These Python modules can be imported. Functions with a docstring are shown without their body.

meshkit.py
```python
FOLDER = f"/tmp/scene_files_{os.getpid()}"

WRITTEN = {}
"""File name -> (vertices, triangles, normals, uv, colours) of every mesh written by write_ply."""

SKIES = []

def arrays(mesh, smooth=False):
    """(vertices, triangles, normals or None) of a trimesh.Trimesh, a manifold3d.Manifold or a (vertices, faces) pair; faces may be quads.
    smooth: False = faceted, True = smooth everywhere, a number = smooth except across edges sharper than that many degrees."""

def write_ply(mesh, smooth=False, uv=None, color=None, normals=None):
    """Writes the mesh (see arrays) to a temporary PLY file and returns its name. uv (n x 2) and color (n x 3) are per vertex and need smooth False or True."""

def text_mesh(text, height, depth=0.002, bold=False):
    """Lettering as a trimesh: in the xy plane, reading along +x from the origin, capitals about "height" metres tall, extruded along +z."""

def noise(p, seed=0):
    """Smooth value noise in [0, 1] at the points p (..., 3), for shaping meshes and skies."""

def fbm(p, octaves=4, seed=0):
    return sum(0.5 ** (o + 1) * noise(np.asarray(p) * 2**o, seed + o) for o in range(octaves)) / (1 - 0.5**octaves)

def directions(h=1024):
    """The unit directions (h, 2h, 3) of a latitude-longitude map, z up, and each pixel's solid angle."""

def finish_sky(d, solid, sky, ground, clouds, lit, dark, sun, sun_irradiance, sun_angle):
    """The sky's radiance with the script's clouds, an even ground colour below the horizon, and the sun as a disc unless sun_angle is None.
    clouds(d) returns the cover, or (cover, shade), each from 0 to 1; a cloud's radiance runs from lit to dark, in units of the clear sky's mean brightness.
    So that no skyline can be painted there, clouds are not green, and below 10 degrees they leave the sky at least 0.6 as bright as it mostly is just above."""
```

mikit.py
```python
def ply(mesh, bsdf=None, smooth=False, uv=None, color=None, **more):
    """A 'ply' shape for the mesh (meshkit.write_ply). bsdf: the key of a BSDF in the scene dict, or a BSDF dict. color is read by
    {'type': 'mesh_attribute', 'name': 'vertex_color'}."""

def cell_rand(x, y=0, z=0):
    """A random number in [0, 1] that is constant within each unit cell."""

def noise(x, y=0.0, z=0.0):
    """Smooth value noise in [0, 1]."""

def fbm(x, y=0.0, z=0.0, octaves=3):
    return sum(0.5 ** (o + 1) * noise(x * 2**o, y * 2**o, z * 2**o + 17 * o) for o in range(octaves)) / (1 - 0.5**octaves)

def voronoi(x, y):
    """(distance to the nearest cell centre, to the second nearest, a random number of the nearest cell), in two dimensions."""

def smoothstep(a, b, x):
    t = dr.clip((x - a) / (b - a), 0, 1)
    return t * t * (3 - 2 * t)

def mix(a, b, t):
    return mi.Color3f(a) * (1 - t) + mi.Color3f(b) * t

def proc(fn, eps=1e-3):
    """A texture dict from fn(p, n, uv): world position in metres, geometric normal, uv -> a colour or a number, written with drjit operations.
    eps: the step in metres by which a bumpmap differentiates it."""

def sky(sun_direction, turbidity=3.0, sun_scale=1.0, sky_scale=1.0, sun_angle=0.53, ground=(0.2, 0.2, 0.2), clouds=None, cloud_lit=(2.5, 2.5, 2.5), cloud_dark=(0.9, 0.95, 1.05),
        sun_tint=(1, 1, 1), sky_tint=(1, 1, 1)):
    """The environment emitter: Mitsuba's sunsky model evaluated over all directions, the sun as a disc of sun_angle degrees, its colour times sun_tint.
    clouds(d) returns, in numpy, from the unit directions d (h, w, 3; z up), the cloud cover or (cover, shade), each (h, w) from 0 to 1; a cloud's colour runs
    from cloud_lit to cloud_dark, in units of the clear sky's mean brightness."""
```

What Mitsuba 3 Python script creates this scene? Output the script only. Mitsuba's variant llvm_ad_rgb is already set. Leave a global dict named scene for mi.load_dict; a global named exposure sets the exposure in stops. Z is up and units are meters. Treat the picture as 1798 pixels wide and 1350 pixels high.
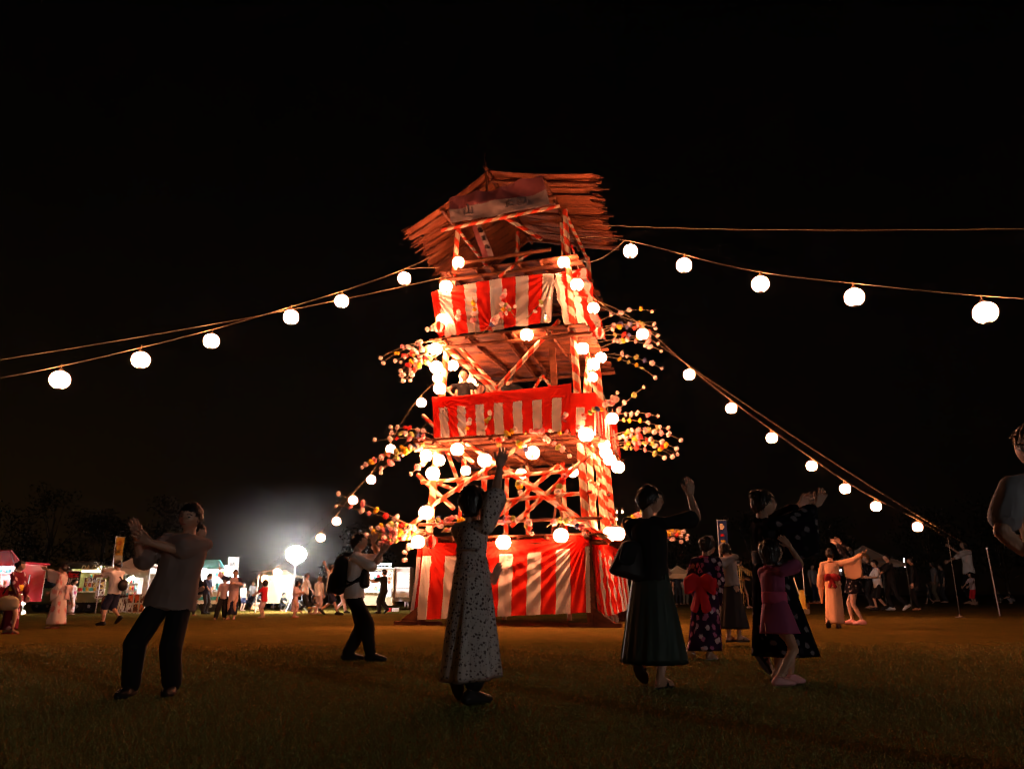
import math, random
import numpy as np, trimesh, mitsuba as mi, drjit as dr
import manifold3d as m3
import mikit, meshkit
from mikit import noise, fbm, voronoi, smoothstep, mix, proc

T4 = mi.ScalarTransform4f
scene, labels = {}, {}

# ------------------------------------------------------------------ camera, sky, exposure, haze
F, PITCH, EYE = 1300.0, math.atan(367 / 1300.0), 0.83          # focal length in pixels of the 1798 px wide photograph
SP, CP = math.sin(PITCH), math.cos(PITCH)
exposure = 6.5
HAZE = 0.00008
scene['air'] = {'type': 'homogeneous', 'albedo': 0.95, 'sigma_t': HAZE}
scene['camera'] = {'type': 'perspective', 'fov': math.degrees(2 * math.atan(899 / F)), 'fov_axis': 'x',
                   'near_clip': 0.05, 'far_clip': 900.0, 'medium': {'type': 'ref', 'id': 'air'},
                   'to_world': T4().look_at(origin=[0, 0, EYE], target=[0, CP, EYE + SP], up=[0, 0, 1])}
scene['night_sky'] = {**mikit.sky([-0.6, 0.8, 0.05], turbidity=4, sun_scale=0.0, sky_scale=0.00013, sky_tint=(1.0, 0.97, 0.95)), 'sampling_weight': 4.0}
LANTERN = np.array([1.0, 0.365, 0.170]) * 1.22                  # radiance of lit lantern paper
FLOOD = np.array([1.0, 1.0, 0.97]) * 4.4                        # radiance of the balloon floodlights
STALL = np.array([1.0, 0.84, 0.58]) * 0.75                     # stall bulbs
COOL = np.array([0.95, 1.0, 1.03]) * 0.42                       # stall tubes

scene['haze'] = {'type': 'cube', 'to_world': T4().translate([0, 40, 8.5]).scale([95, 75, 9.7]),
                 'bsdf': {'type': 'null'}, 'interior': {'type': 'ref', 'id': 'air'}}
labels['haze'] = {'label': 'thin smoky night air over the festival lawn', 'kind': 'stuff'}


# ------------------------------------------------------------------ helpers
def V(*a):
    return np.array(a, float)


def unit(v):
    v = np.asarray(v, float)
    return v / max(np.linalg.norm(v), 1e-9)


def ray(px, py):
    a, b = (px - 899) / F, (675 - py) / F
    return V(a, CP - b * SP, SP + b * CP)


def at(px, py, Y):
    """The point at depth Y metres that the photograph shows at the pixel."""
    d = ray(px, py)
    return V(0, 0, EYE) + d * (Y / d[1])


def ground(px, py):
    d = ray(px, py)
    return V(0, 0, EYE) + d * (-EYE / d[2])


_used = {}


def numbered(key):
    n = _used.get(key, -1) + 1
    _used[key] = n
    return key if n == 0 else f'{key}_{n:03d}'


def thing(name, label, cat, group=None, kind=None):
    key = numbered(name)
    labels[key] = {'label': label}
    if cat:
        labels[key]['category'] = cat
    if group:
        labels[key]['group'] = group
    if kind:
        labels[key]['kind'] = kind
    return key


def put(key, mesh, mat, smooth=False, light=None, color=None, weight=None, **kw):
    v, f = np.asarray(mesh[0], float), np.asarray(mesh[1], int)
    uv = mesh[2] if len(mesh) > 2 else None
    if f.shape[1] == 4:
        f = np.vstack([f[:, [0, 1, 2]], f[:, [0, 2, 3]]])
    if uv is not None and smooth not in (True, False):
        smooth = True
    d = mikit.ply((v, f), mat, smooth=smooth, uv=uv, color=color, **kw)
    if light is not None:
        d['emitter'] = {'type': 'area', 'radiance': {'type': 'rgb', 'value': [float(x) for x in light]}}
        if weight:
            d['emitter']['sampling_weight'] = float(weight)
    scene[key] = d
    return key


def part(parent, name, mesh, mat, smooth=False, label=None, kind=None, **kw):
    key = numbered(parent + '__' + name)
    put(key, mesh, mat, smooth, **kw)
    if label or kind:
        labels[key] = {}
        if label:
            labels[key]['label'] = label
        if kind:
            labels[key]['kind'] = kind
    return key


def copy_part(parent, name, source, to_world):
    key = numbered(parent + '__' + name)
    scene[key] = {**scene[source], 'to_world': to_world} if isinstance(source, str) else {**source, 'to_world': to_world}
    return key


def cat(*ms):
    vs, fs, us, n = [], [], [], 0
    for m in ms:
        v, f = np.asarray(m[0], float), np.asarray(m[1], int)
        if f.shape[1] == 4:
            f = np.vstack([f[:, [0, 1, 2]], f[:, [0, 2, 3]]])
        vs.append(v)
        fs.append(f + n)
        us.append(m[2] if len(m) > 2 else np.zeros((len(v), 2)))
        n += len(v)
    if any(len(m) > 2 for m in ms):
        return np.vstack(vs), np.vstack(fs), np.vstack(us)
    return np.vstack(vs), np.vstack(fs)


def frames(pts):
    pts = np.asarray(pts, float)
    t = np.gradient(pts, axis=0)
    t /= np.linalg.norm(t, axis=1, keepdims=True) + 1e-12
    ref = V(0, 0, 1) if abs(t[0][2]) < 0.9 else V(1, 0, 0)
    a = []
    x = unit(np.cross(ref, t[0]))
    for k in range(len(pts)):
        x = unit(x - t[k] * (x @ t[k]))
        a.append(x)
    a = np.array(a)
    return t, a, np.cross(t, a)


def tube(pts, r, seg=8, caps=True):
    """A tube with uv = (turn, metres along)."""
    pts = np.asarray(pts, float)
    n = len(pts)
    r = np.broadcast_to(np.asarray(r, float), (n,))
    t, a, b = frames(pts)
    th = np.linspace(0, 2 * np.pi, seg + 1)
    v = (pts[:, None] + r[:, None, None] * (np.cos(th)[None, :, None] * a[:, None] + np.sin(th)[None, :, None] * b[:, None])).reshape(-1, 3)
    s = np.r_[0, np.cumsum(np.linalg.norm(np.diff(pts, axis=0), axis=1))]
    uv = np.stack(np.broadcast_arrays(th[None] / (2 * np.pi), s[:, None]), -1).reshape(-1, 2)
    i, k = np.meshgrid(np.arange(n - 1), np.arange(seg), indexing='ij')
    p = (i * (seg + 1) + k).ravel()
    f = np.stack([p, p + 1, p + seg + 2, p + seg + 1], 1)
    f = np.vstack([f[:, [0, 1, 2]], f[:, [0, 2, 3]]])
    if caps:
        e, m = [], len(v)
        for end, c in ((0, pts[0]), (n - 1, pts[-1])):
            ring = v[end * (seg + 1):(end + 1) * (seg + 1)]
            v = np.vstack([v, ring, c[None]])
            uv = np.vstack([uv, uv[end * (seg + 1):(end + 1) * (seg + 1)], [[0.5, s[end]]]])
            q = np.arange(seg)
            tri = np.stack([m + q, m + q + 1, q * 0 + m + seg + 1], 1)
            e.append(tri[:, ::-1] if end == 0 else tri)
            m = len(v)
        f = np.vstack([f, *e])
    return v, f, uv


def line(p, q, n=6, sag=0.0):
    t = np.linspace(0, 1, n)[:, None]
    return np.asarray(p) * (1 - t) + np.asarray(q) * t - V(0, 0, 1) * (4 * sag * t * (1 - t))


def bend(p, q, mid, n=10):
    """A quadratic curve from p to q pulled towards mid."""
    t = np.linspace(0, 1, n)[:, None]
    return (1 - t) ** 2 * np.asarray(p) + 2 * t * (1 - t) * np.asarray(mid) + t * t * np.asarray(q)


BOXF = np.array([[0, 3, 2, 1], [4, 5, 6, 7], [0, 1, 5, 4], [1, 2, 6, 5], [2, 3, 7, 6], [3, 0, 4, 7]])


def box(c, size, ax=None):
    """A box round c with full sizes along the axes (rows of ax)."""
    ax = np.eye(3) if ax is None else np.asarray(ax, float)
    s = np.asarray(size, float) / 2
    q = np.array([[-1, -1, -1], [1, -1, -1], [1, 1, -1], [-1, 1, -1], [-1, -1, 1], [1, -1, 1], [1, 1, 1], [-1, 1, 1]], float)
    return np.asarray(c, float) + (q * s) @ ax, BOXF


def beam(p, q, w, h, up=(0, 0, 1)):
    """A squared timber from p to q."""
    p, q = np.asarray(p, float), np.asarray(q, float)
    t = unit(q - p)
    x = unit(np.cross(t, up))
    return box((p + q) / 2, (w, np.linalg.norm(q - p), h), [x, t, np.cross(x, t)])


def lathe(profile, seg=16, c=(0, 0, 0)):
    """Turned solid round z from (radius, height) pairs."""
    pr = np.asarray(profile, float)
    th = np.linspace(0, 2 * np.pi, seg, endpoint=False)
    v = np.stack([pr[:, :1] * np.cos(th), pr[:, :1] * np.sin(th), np.repeat(pr[:, 1:], seg, 1)], -1).reshape(-1, 3)
    i, k = np.meshgrid(np.arange(len(pr) - 1), np.arange(seg), indexing='ij')
    a, b = (i * seg + k).ravel(), (i * seg + (k + 1) % seg).ravel()
    f = np.stack([a, b, b + seg, a + seg], 1)
    f = np.vstack([f[:, [0, 1, 2]], f[:, [0, 2, 3]]])
    m = len(v)
    v = np.vstack([v, [[0, 0, pr[0, 1]], [0, 0, pr[-1, 1]]]])
    q = np.arange(seg)
    f = np.vstack([f, np.stack([(q + 1) % seg, q, q * 0 + m], 1), np.stack([m - seg + q, m - seg + (q + 1) % seg, q * 0 + m + 1], 1)])
    return v + np.asarray(c, float), f


def sheet(P, thick=0.004):
    """A closed thin cloth or board from a grid of points P (n, m, 3); uv = grid position."""
    n, m = P.shape[:2]
    du, dv = np.gradient(P, axis=0), np.gradient(P, axis=1)
    nr = np.cross(du, dv)
    nr /= np.linalg.norm(nr, axis=-1, keepdims=True) + 1e-12
    A, B = P + nr * thick / 2, P - nr * thick / 2
    i, k = np.meshgrid(np.arange(n - 1), np.arange(m - 1), indexing='ij')
    p = (i * m + k).ravel()
    f = np.stack([p, p + m, p + m + 1, p + 1], 1)
    N = n * m
    g = f[:, ::-1] + N
    rim = []
    for idx in (np.arange(m), np.arange(n) * m + m - 1, (n - 1) * m + np.arange(m)[::-1], np.arange(n)[::-1] * m):
        a, b = idx[:-1], idx[1:]
        rim.append(np.stack([a, b, b + N, a + N], 1))
    f = np.vstack([f, g, *rim])
    uv = np.stack(np.meshgrid(np.linspace(0, 1, n), np.linspace(0, 1, m), indexing='ij'), -1).reshape(-1, 2)
    return np.vstack([A.reshape(-1, 3), B.reshape(-1, 3)]), np.vstack([f[:, [0, 1, 2]], f[:, [0, 2, 3]]]), np.vstack([uv, uv])


def text_on(text, height, origin, right, up, depth=0.01, width=None):
    """Raised lettering whose lower left corner is at origin."""
    t = meshkit.text_mesh(text, height, depth, bold=True)
    v = np.array(t.vertices)
    if width:
        v[:, 0] *= width / max(v[:, 0].max(), 1e-6)
    right, up = unit(right), unit(up)
    return np.asarray(origin) + v[:, :1] * right + v[:, 1:2] * up + v[:, 2:3] * np.cross(right, up), np.array(t.faces)


def strokes(segs, size, origin, right, up, w=0.09, depth=0.01):
    """Brush characters from line segments given on a unit square."""
    right, up = unit(right), unit(up)
    nr = np.cross(right, up)
    out = []
    for x0, y0, x1, y1 in segs:
        p = np.asarray(origin) + (x0 * right + y0 * up) * size
        q = np.asarray(origin) + (x1 * right + y1 * up) * size
        out.append(beam(p, q, w * size, depth, nr))
    return cat(*out)


# ------------------------------------------------------------------ materials
def mat(name, rgb, rough=0.7, spec=0.25, **kw):
    scene[name] = {'type': 'twosided', 'bsdf': {'type': 'principled', 'base_color': {'type': 'rgb', 'value': list(map(float, rgb))}, 'roughness': rough, 'specular': spec, **kw}}
    return name


def flat(name, rgb):
    scene[name] = {'type': 'twosided', 'bsdf': {'type': 'diffuse', 'reflectance': {'type': 'rgb', 'value': list(map(float, rgb))}}}
    return name


def ptex(name, fn, rough=None, spec=0.2, bump=None, eps=1e-3):
    if rough is None:
        b = {'type': 'diffuse', 'reflectance': proc(fn)}
    else:
        b = {'type': 'principled', 'base_color': proc(fn), 'roughness': rough, 'specular': spec}
    if bump:
        b = {'type': 'bumpmap', 'arbitrary': proc(bump[0], eps), 'scale': bump[1], 'bsdf': b}
    scene[name] = {'type': 'twosided', 'bsdf': b}
    return name


def f_grass(p, n, uv):
    a, b = fbm(p.x * 0.45, p.y * 0.45, 0, 4), fbm(p.x * 7, p.y * 7, 3, 3)
    c = noise(p.x * 60, p.y * 60)
    g = mix((0.090, 0.064, 0.014), (0.125, 0.080, 0.018), smoothstep(0.3, 0.72, a * 0.7 + b * 0.3))
    return g * (0.45 + 0.5 * b + 0.55 * c)


def f_spiral(p, n, uv):
    s = uv.x + uv.y / 0.52 + 0.05 * noise(uv.y * 5, uv.x * 2)
    s = s - dr.floor(s)
    w = smoothstep(0.0, 0.02, s) * (1 - smoothstep(0.5, 0.52, s))
    d = 0.82 + 0.25 * fbm(p.x * 6, p.y * 6, p.z * 6, 2)
    return mix((0.58, 0.050, 0.020), (0.55, 0.44, 0.31), w) * d


def f_cloth(p, n, uv):
    s = uv.x - dr.floor(uv.x)
    w = dr.select((s > 0.0) & (s < 0.485) & (uv.y > 1.0), mi.Float(1), mi.Float(0))
    hem = 1 - 0.3 * smoothstep(0.012, 0.0, dr.abs(uv.y - 1.0))
    d = (0.9 + 0.16 * fbm(p.x * 3, p.y * 3, p.z * 3, 3)) * hem
    return mix((0.70, 0.028, 0.016), (0.60, 0.53, 0.47), w) * d


def f_faded(p, n, uv):
    w = smoothstep(0.97, 1.03, uv.y)
    return mix((0.30, 0.095, 0.10), (0.40, 0.30, 0.28), w) * (0.7 + 0.5 * fbm(p.x * 4, p.y * 4, p.z * 4, 3))


def f_wood(p, n, uv):
    g = fbm(p.x * 2.2, p.y * 5.0, p.z * 3.0, 3)
    h = noise(p.x * 9 + p.y * 3, p.y * 60, p.z * 60)
    return mix((0.060, 0.016, 0.008), (0.175, 0.058, 0.025), smoothstep(0.25, 0.75, g)) * (0.75 + 0.4 * h)


def f_reed(p, n, uv):
    h = noise(uv.x * 55, uv.y * 1.5)
    g = fbm(p.x * 1.7, p.y * 1.7, p.z * 1.7, 3)
    return mix((0.10, 0.025, 0.012), (0.31, 0.092, 0.038), smoothstep(0.2, 0.8, 0.55 * h + 0.45 * g)) * (0.8 + 0.3 * noise(uv.x * 160, uv.y * 3))


def f_bark(p, n, uv):
    return mix((0.03, 0.022, 0.016), (0.10, 0.075, 0.05), fbm(p.x * 12, p.y * 12, p.z * 3, 3))


def blotch(p, n, sx, sz):
    u, w = dr.select(dr.abs(n.x) > dr.abs(n.y), p.y + 3.3, p.x), p.z + 0.15 * (p.x + p.y)
    return voronoi(u * sx, w * sz)


def f_floral(p, n, uv):                                            # white dress with small dark sprigs
    d, d2, r = blotch(p, n, 26, 26)
    e, e2, q = blotch(p + mi.Vector3f(0.31, 0.2, 0.17), n, 44, 44)
    k = (1 - smoothstep(0.16, 0.30, d)) * dr.select(r > 0.3, mi.Float(1), mi.Float(0))
    k2 = (1 - smoothstep(0.14, 0.26, e)) * dr.select(q > 0.45, mi.Float(0.8), mi.Float(0))
    c = mix((0.52, 0.48, 0.46), (0.08, 0.055, 0.055), dr.maximum(k, k2))
    return c


def f_purple(p, n, uv):                                            # purple yukata with white and pink blossoms
    d, d2, r = blotch(p, n, 10, 9)
    c = mix((0.014, 0.008, 0.022), (0.05, 0.02, 0.06), noise(p.x * 9, p.y * 9, p.z * 9))
    c = mix(c, mix((0.62, 0.52, 0.58), (0.42, 0.14, 0.26), smoothstep(0.4, 0.6, r)), 1 - smoothstep(0.30, 0.46, d + 0.18 * noise(p.x * 40, p.y * 40, p.z * 40)))
    return c


def f_darkfloral(p, n, uv):                                        # black yukata with faint grey flowers
    d, d2, r = blotch(p, n, 9, 9)
    k = (1 - smoothstep(0.26, 0.42, d + 0.2 * noise(p.x * 30, p.y * 30, p.z * 30))) * dr.select(r > 0.45, mi.Float(1), mi.Float(0.12))
    return mix((0.008, 0.008, 0.011), (0.15, 0.135, 0.145), k)


def f_pinkfloral(p, n, uv):                                        # pale yukata with pink flowers
    d, d2, r = blotch(p, n, 6, 6)
    k = (1 - smoothstep(0.25, 0.45, d)) * dr.select(r > 0.3, mi.Float(1), mi.Float(0))
    return mix((0.62, 0.54, 0.52), mix((0.55, 0.10, 0.12), (0.60, 0.32, 0.30), r), k)


def f_maroon(p, n, uv):
    d, d2, r = blotch(p, n, 8, 8)
    k = (1 - smoothstep(0.2, 0.4, d)) * dr.select(r > 0.4, mi.Float(1), mi.Float(0))
    return mix((0.14, 0.018, 0.03), (0.55, 0.35, 0.40), k)


def f_stripe(p, n, uv):                                            # black and mustard broken stripes
    s = (p.x * 0.95 - p.y * 0.3) * 9.0 + 0.25 * noise(p.z * 3, p.x)
    s = s - dr.floor(s)
    k = dr.select(s < 0.5, mi.Float(1), mi.Float(0)) * smoothstep(0.25, 0.4, noise(p.z * 4 + 5, dr.floor(p.x * 9)))
    return mix((0.02, 0.014, 0.012), (0.72, 0.42, 0.14), k)


def f_posters(p, n, uv):                                           # far-off menu boards: coloured panels, too small to read
    c, r = mikit.cell_rand(dr.floor(uv.x), dr.floor(uv.y), 3), mikit.cell_rand(dr.floor(uv.x), dr.floor(uv.y), 8)
    fx, fy = uv.x - dr.floor(uv.x), uv.y - dr.floor(uv.y)
    inside = dr.select((fx > 0.12) & (fx < 0.88) & (fy > 0.08) & (fy < 0.92), mi.Float(1), mi.Float(0))
    k = mix((0.75, 0.16, 0.07), (0.8, 0.62, 0.2), smoothstep(0.3, 0.7, c))
    k = mix(k, (0.78, 0.76, 0.70), smoothstep(0.55, 0.6, r))
    blob = smoothstep(0.45, 0.6, noise(uv.x * 4.3, uv.y * 4.3))
    return mix((0.6, 0.57, 0.5), mix(k, (0.16, 0.08, 0.05), blob), inside)


ptex('grass_ground', f_grass, bump=(lambda p, n, uv: fbm(p.x * 22, p.y * 22, 0, 3), 0.02), eps=4e-3)
ptex('spiral_wrap', f_spiral, rough=0.8, spec=0.1)
scene['stripe_cloth'] = {'type': 'principledthin', 'base_color': proc(f_cloth), 'roughness': 0.8, 'spec_trans': 0.0, 'diff_trans': 0.55}
ptex('faded_cloth', f_faded)
ptex('wood', f_wood, rough=0.75)
ptex('reed', f_reed, rough=0.8, spec=0.15)
ptex('bark', f_bark)
ptex('floral_cloth', f_floral)
ptex('purple_cloth', f_purple)
ptex('dark_floral_cloth', f_darkfloral)
ptex('pink_floral_cloth', f_pinkfloral)
ptex('maroon_cloth', f_maroon)
ptex('striped_yukata_cloth', f_stripe)
ptex('poster_print', f_posters)
mat('skin', (0.46, 0.275, 0.19), 0.5, 0.35)
mat('hair', (0.012, 0.009, 0.008), 0.42, 0.5)
mat('brown_hair', (0.22, 0.12, 0.05), 0.45, 0.4)
mat('black_cloth', (0.012, 0.012, 0.013), 0.85, 0.2)
mat('charcoal_cloth', (0.030, 0.030, 0.034), 0.85, 0.2)
mat('navy_cloth', (0.020, 0.024, 0.055), 0.85, 0.2)
mat('green_cloth', (0.022, 0.040, 0.032), 0.6, 0.3)
mat('white_cloth', (0.74, 0.70, 0.68), 0.85, 0.2)
mat('dusty_cloth', (0.235, 0.175, 0.155), 0.85, 0.2)
mat('pale_pink_cloth', (0.58, 0.42, 0.42), 0.85, 0.2)
mat('grey_cloth', (0.26, 0.25, 0.26), 0.85, 0.2)
mat('denim', (0.17, 0.19, 0.22), 0.85, 0.2)
mat('pink_cloth', (0.45, 0.08, 0.17), 0.85, 0.2)
mat('purple_pink_cloth', (0.26, 0.06, 0.13), 0.85, 0.2)
mat('red_cloth', (0.62, 0.022, 0.03), 0.8, 0.25)
mat('dark_red_cloth', (0.28, 0.014, 0.018), 0.8, 0.25)
mat('orange_cloth', (0.72, 0.34, 0.16), 0.8, 0.2)
mat('peach_cloth', (0.66, 0.38, 0.24), 0.8, 0.2)
mat('yellow_cloth', (0.72, 0.48, 0.05), 0.8, 0.2)
mat('khaki_cloth', (0.20, 0.17, 0.12), 0.85, 0.2)
mat('black_leather', (0.014, 0.012, 0.012), 0.6, 0.3)
mat('white_shoe', (0.62, 0.58, 0.55), 0.6, 0.3)
mat('pink_shoe', (0.62, 0.30, 0.30), 0.5, 0.4)
mat('black_ring', (0.015, 0.013, 0.012), 0.5, 0.4)
mat('lantern_paper', (0.85, 0.80, 0.72), 0.8, 0.1)
mat('cable', (0.24, 0.16, 0.09), 0.7, 0.2)
mat('dark_cable', (0.10, 0.08, 0.06), 0.6, 0.3)
mat('metal', (0.45, 0.46, 0.48), 0.4, 0.5, metallic=0.8)
mat('white_paint', (0.74, 0.74, 0.72), 0.35, 0.5)
mat('red_paint', (0.42, 0.02, 0.03), 0.35, 0.5)
mat('teal_paint', (0.06, 0.32, 0.34), 0.35, 0.5)
mat('olive_paint', (0.26, 0.27, 0.12), 0.4, 0.5)
mat('tan_canvas', (0.42, 0.34, 0.22), 0.8, 0.2)
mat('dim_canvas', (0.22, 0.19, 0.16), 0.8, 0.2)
mat('white_canvas', (0.70, 0.67, 0.60), 0.8, 0.2)
mat('dark_canvas', (0.05, 0.045, 0.04), 0.85, 0.2)
mat('rubber', (0.012, 0.012, 0.012), 0.7, 0.3)
mat('yellow_print', (0.80, 0.46, 0.06), 0.7, 0.2)
mat('cream_print', (0.78, 0.70, 0.48), 0.7, 0.2)
mat('blue_print', (0.02, 0.045, 0.16), 0.7, 0.2)
mat('faded_ink', (0.20, 0.15, 0.15), 0.8, 0.1)
mat('ink', (0.025, 0.02, 0.02), 0.7, 0.2)
mat('lamp_glass', (0.8, 0.8, 0.8), 0.3, 0.4)
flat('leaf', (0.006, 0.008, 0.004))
mat('blade', (0.20, 0.235, 0.070), 0.7, 0.15)
mat('dry_blade', (0.27, 0.25, 0.095), 0.75, 0.1)
PAPERS = {'white': (0.80, 0.68, 0.62), 'pink': (0.78, 0.32, 0.32), 'red': (0.68, 0.05, 0.04), 'yellow': (0.80, 0.52, 0.05), 'green': (0.44, 0.46, 0.16), 'blue': (0.10, 0.11, 0.24)}
for _k, _c in PAPERS.items():
    scene['paper_' + _k] = {'type': 'principledthin', 'base_color': {'type': 'rgb', 'value': list(_c)}, 'roughness': 0.9, 'spec_trans': 0.0, 'diff_trans': 0.6}
# ------------------------------------------------------------------ the setting: lawn
def _lawn():
    xs = np.r_[-420, -200, -110, -60, np.linspace(-34, 34, 69), 60, 110, 200, 420]
    ys = np.r_[-160, -60, -20, np.linspace(-4, 64, 69), 90, 140, 240, 480]
    X, Y = np.meshgrid(xs, ys, indexing='ij')
    Z = 0.05 * (meshkit.fbm(np.stack([X * 0.25, Y * 0.25, X * 0], -1), 3, 4) - 0.5)
    n, m = X.shape
    i, k = np.meshgrid(np.arange(n - 1), np.arange(m - 1), indexing='ij')
    p = (i * m + k).ravel()
    return np.stack([X, Y, Z], -1).reshape(-1, 3), np.stack([p, p + m, p + m + 1, p + 1], 1)


put('lawn', _lawn(), 'grass_ground', smooth=True)
labels['lawn'] = {'label': 'wide mown lawn lit orange by the lanterns', 'kind': 'structure'}


def lawn_z(x, y):
    return 0.05 * (meshkit.fbm(np.stack([np.asarray(x) * 0.25, np.asarray(y) * 0.25, np.asarray(x) * 0.0], -1), 3, 4) - 0.5)


def _blades(n, seed):
    r = np.random.default_rng(seed)
    y = 3.4 + 10.5 * r.random(n) ** 1.5
    x = (r.random(n) * 2 - 1) * (y * 0.74 + 0.6)
    keep = r.random(n) > 0.15 + 0.8 * np.clip((y - 5) / 8.5, 0, 1) - 0.3 * (meshkit.fbm(np.stack([x * 1.6, y * 1.6, x * 0], -1), 3, 9) - .5)
    x, y = x[keep], y[keep]
    n = len(x)
    h = (0.014 + 0.022 * r.random(n)) * (0.75 + 0.03 * y)
    a, b = r.random(n) * 2 * np.pi, r.random(n) * 2 * np.pi
    w = 0.0022 + 0.0004 * y
    base = np.stack([x, y, lawn_z(x, y) - 0.004], -1)
    side = np.stack([np.cos(a), np.sin(a), 0 * a], -1) * w[:, None]
    tip = base + np.stack([np.cos(b) * h * 0.55, np.sin(b) * h * 0.55, h], -1)
    v = np.stack([base - side, base + side, tip], 1).reshape(-1, 3)
    return v, np.arange(3 * n).reshape(-1, 3)


put('grass', _blades(300000, 3), 'blade')
labels['grass'] = {'label': 'short green grass blades covering the near lawn', 'kind': 'stuff'}
put('dry_grass', _blades(90000, 4), 'dry_blade')
labels['dry_grass'] = {'label': 'dry straw coloured blades scattered in the near lawn', 'kind': 'stuff'}

# ------------------------------------------------------------------ the festival tower
TH = math.radians(17)
TR, TB = V(math.cos(TH), -math.sin(TH), 0), V(math.sin(TH), math.cos(TH), 0)     # along its front face, and away from the camera
TC = V(0.475, 23.0, 0)


def half(z):
    return 2.4 - 0.0505 * z


def tp(a, b, z, out=0.0):
    """A point of the tower: a from -1 (left) to 1 (right), b from -1 (front) to 1 (back), at height z."""
    h = half(z)
    return TC + TR * a * h + TB * b * h + V(0, 0, z) + out * (TR * a * (abs(a) > 0.99) + TB * b * (abs(b) > 0.99))


def on_plane(px, py, p0, nr):
    d = ray(px, py)
    o = V(0, 0, EYE)
    return o + d * (((p0 - o) @ nr) / (d @ nr))


FN = unit(np.cross(tp(1, -1, 0) - tp(-1, -1, 0), tp(0, -1, 10) - tp(0, -1, 0)))        # outward, to the camera
FN = FN if FN[1] < 0 else -FN
RN = unit(np.cross(tp(1, 1, 0) - tp(1, -1, 0), tp(1, 0, 10) - tp(1, 0, 0)))
RN = RN if RN[0] > 0 else -RN


def front(px, py, out=0.0):
    return on_plane(px, py, tp(0, -1, 0) + FN * out, FN)


def side(px, py, out=0.0):
    return on_plane(px, py, tp(1, 0, 0) + RN * out, RN)


tower = thing('festival_tower', 'tall wooden dance tower wrapped in red and white spirals under a reed roof', 'festival tower')
rng = np.random.default_rng(11)
DECKS = [2.34, 5.12, 8.3, 10.6]
DECK_NAMES = ['lowest', 'second', 'third', 'topmost']
TOPZ = 12.35

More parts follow.
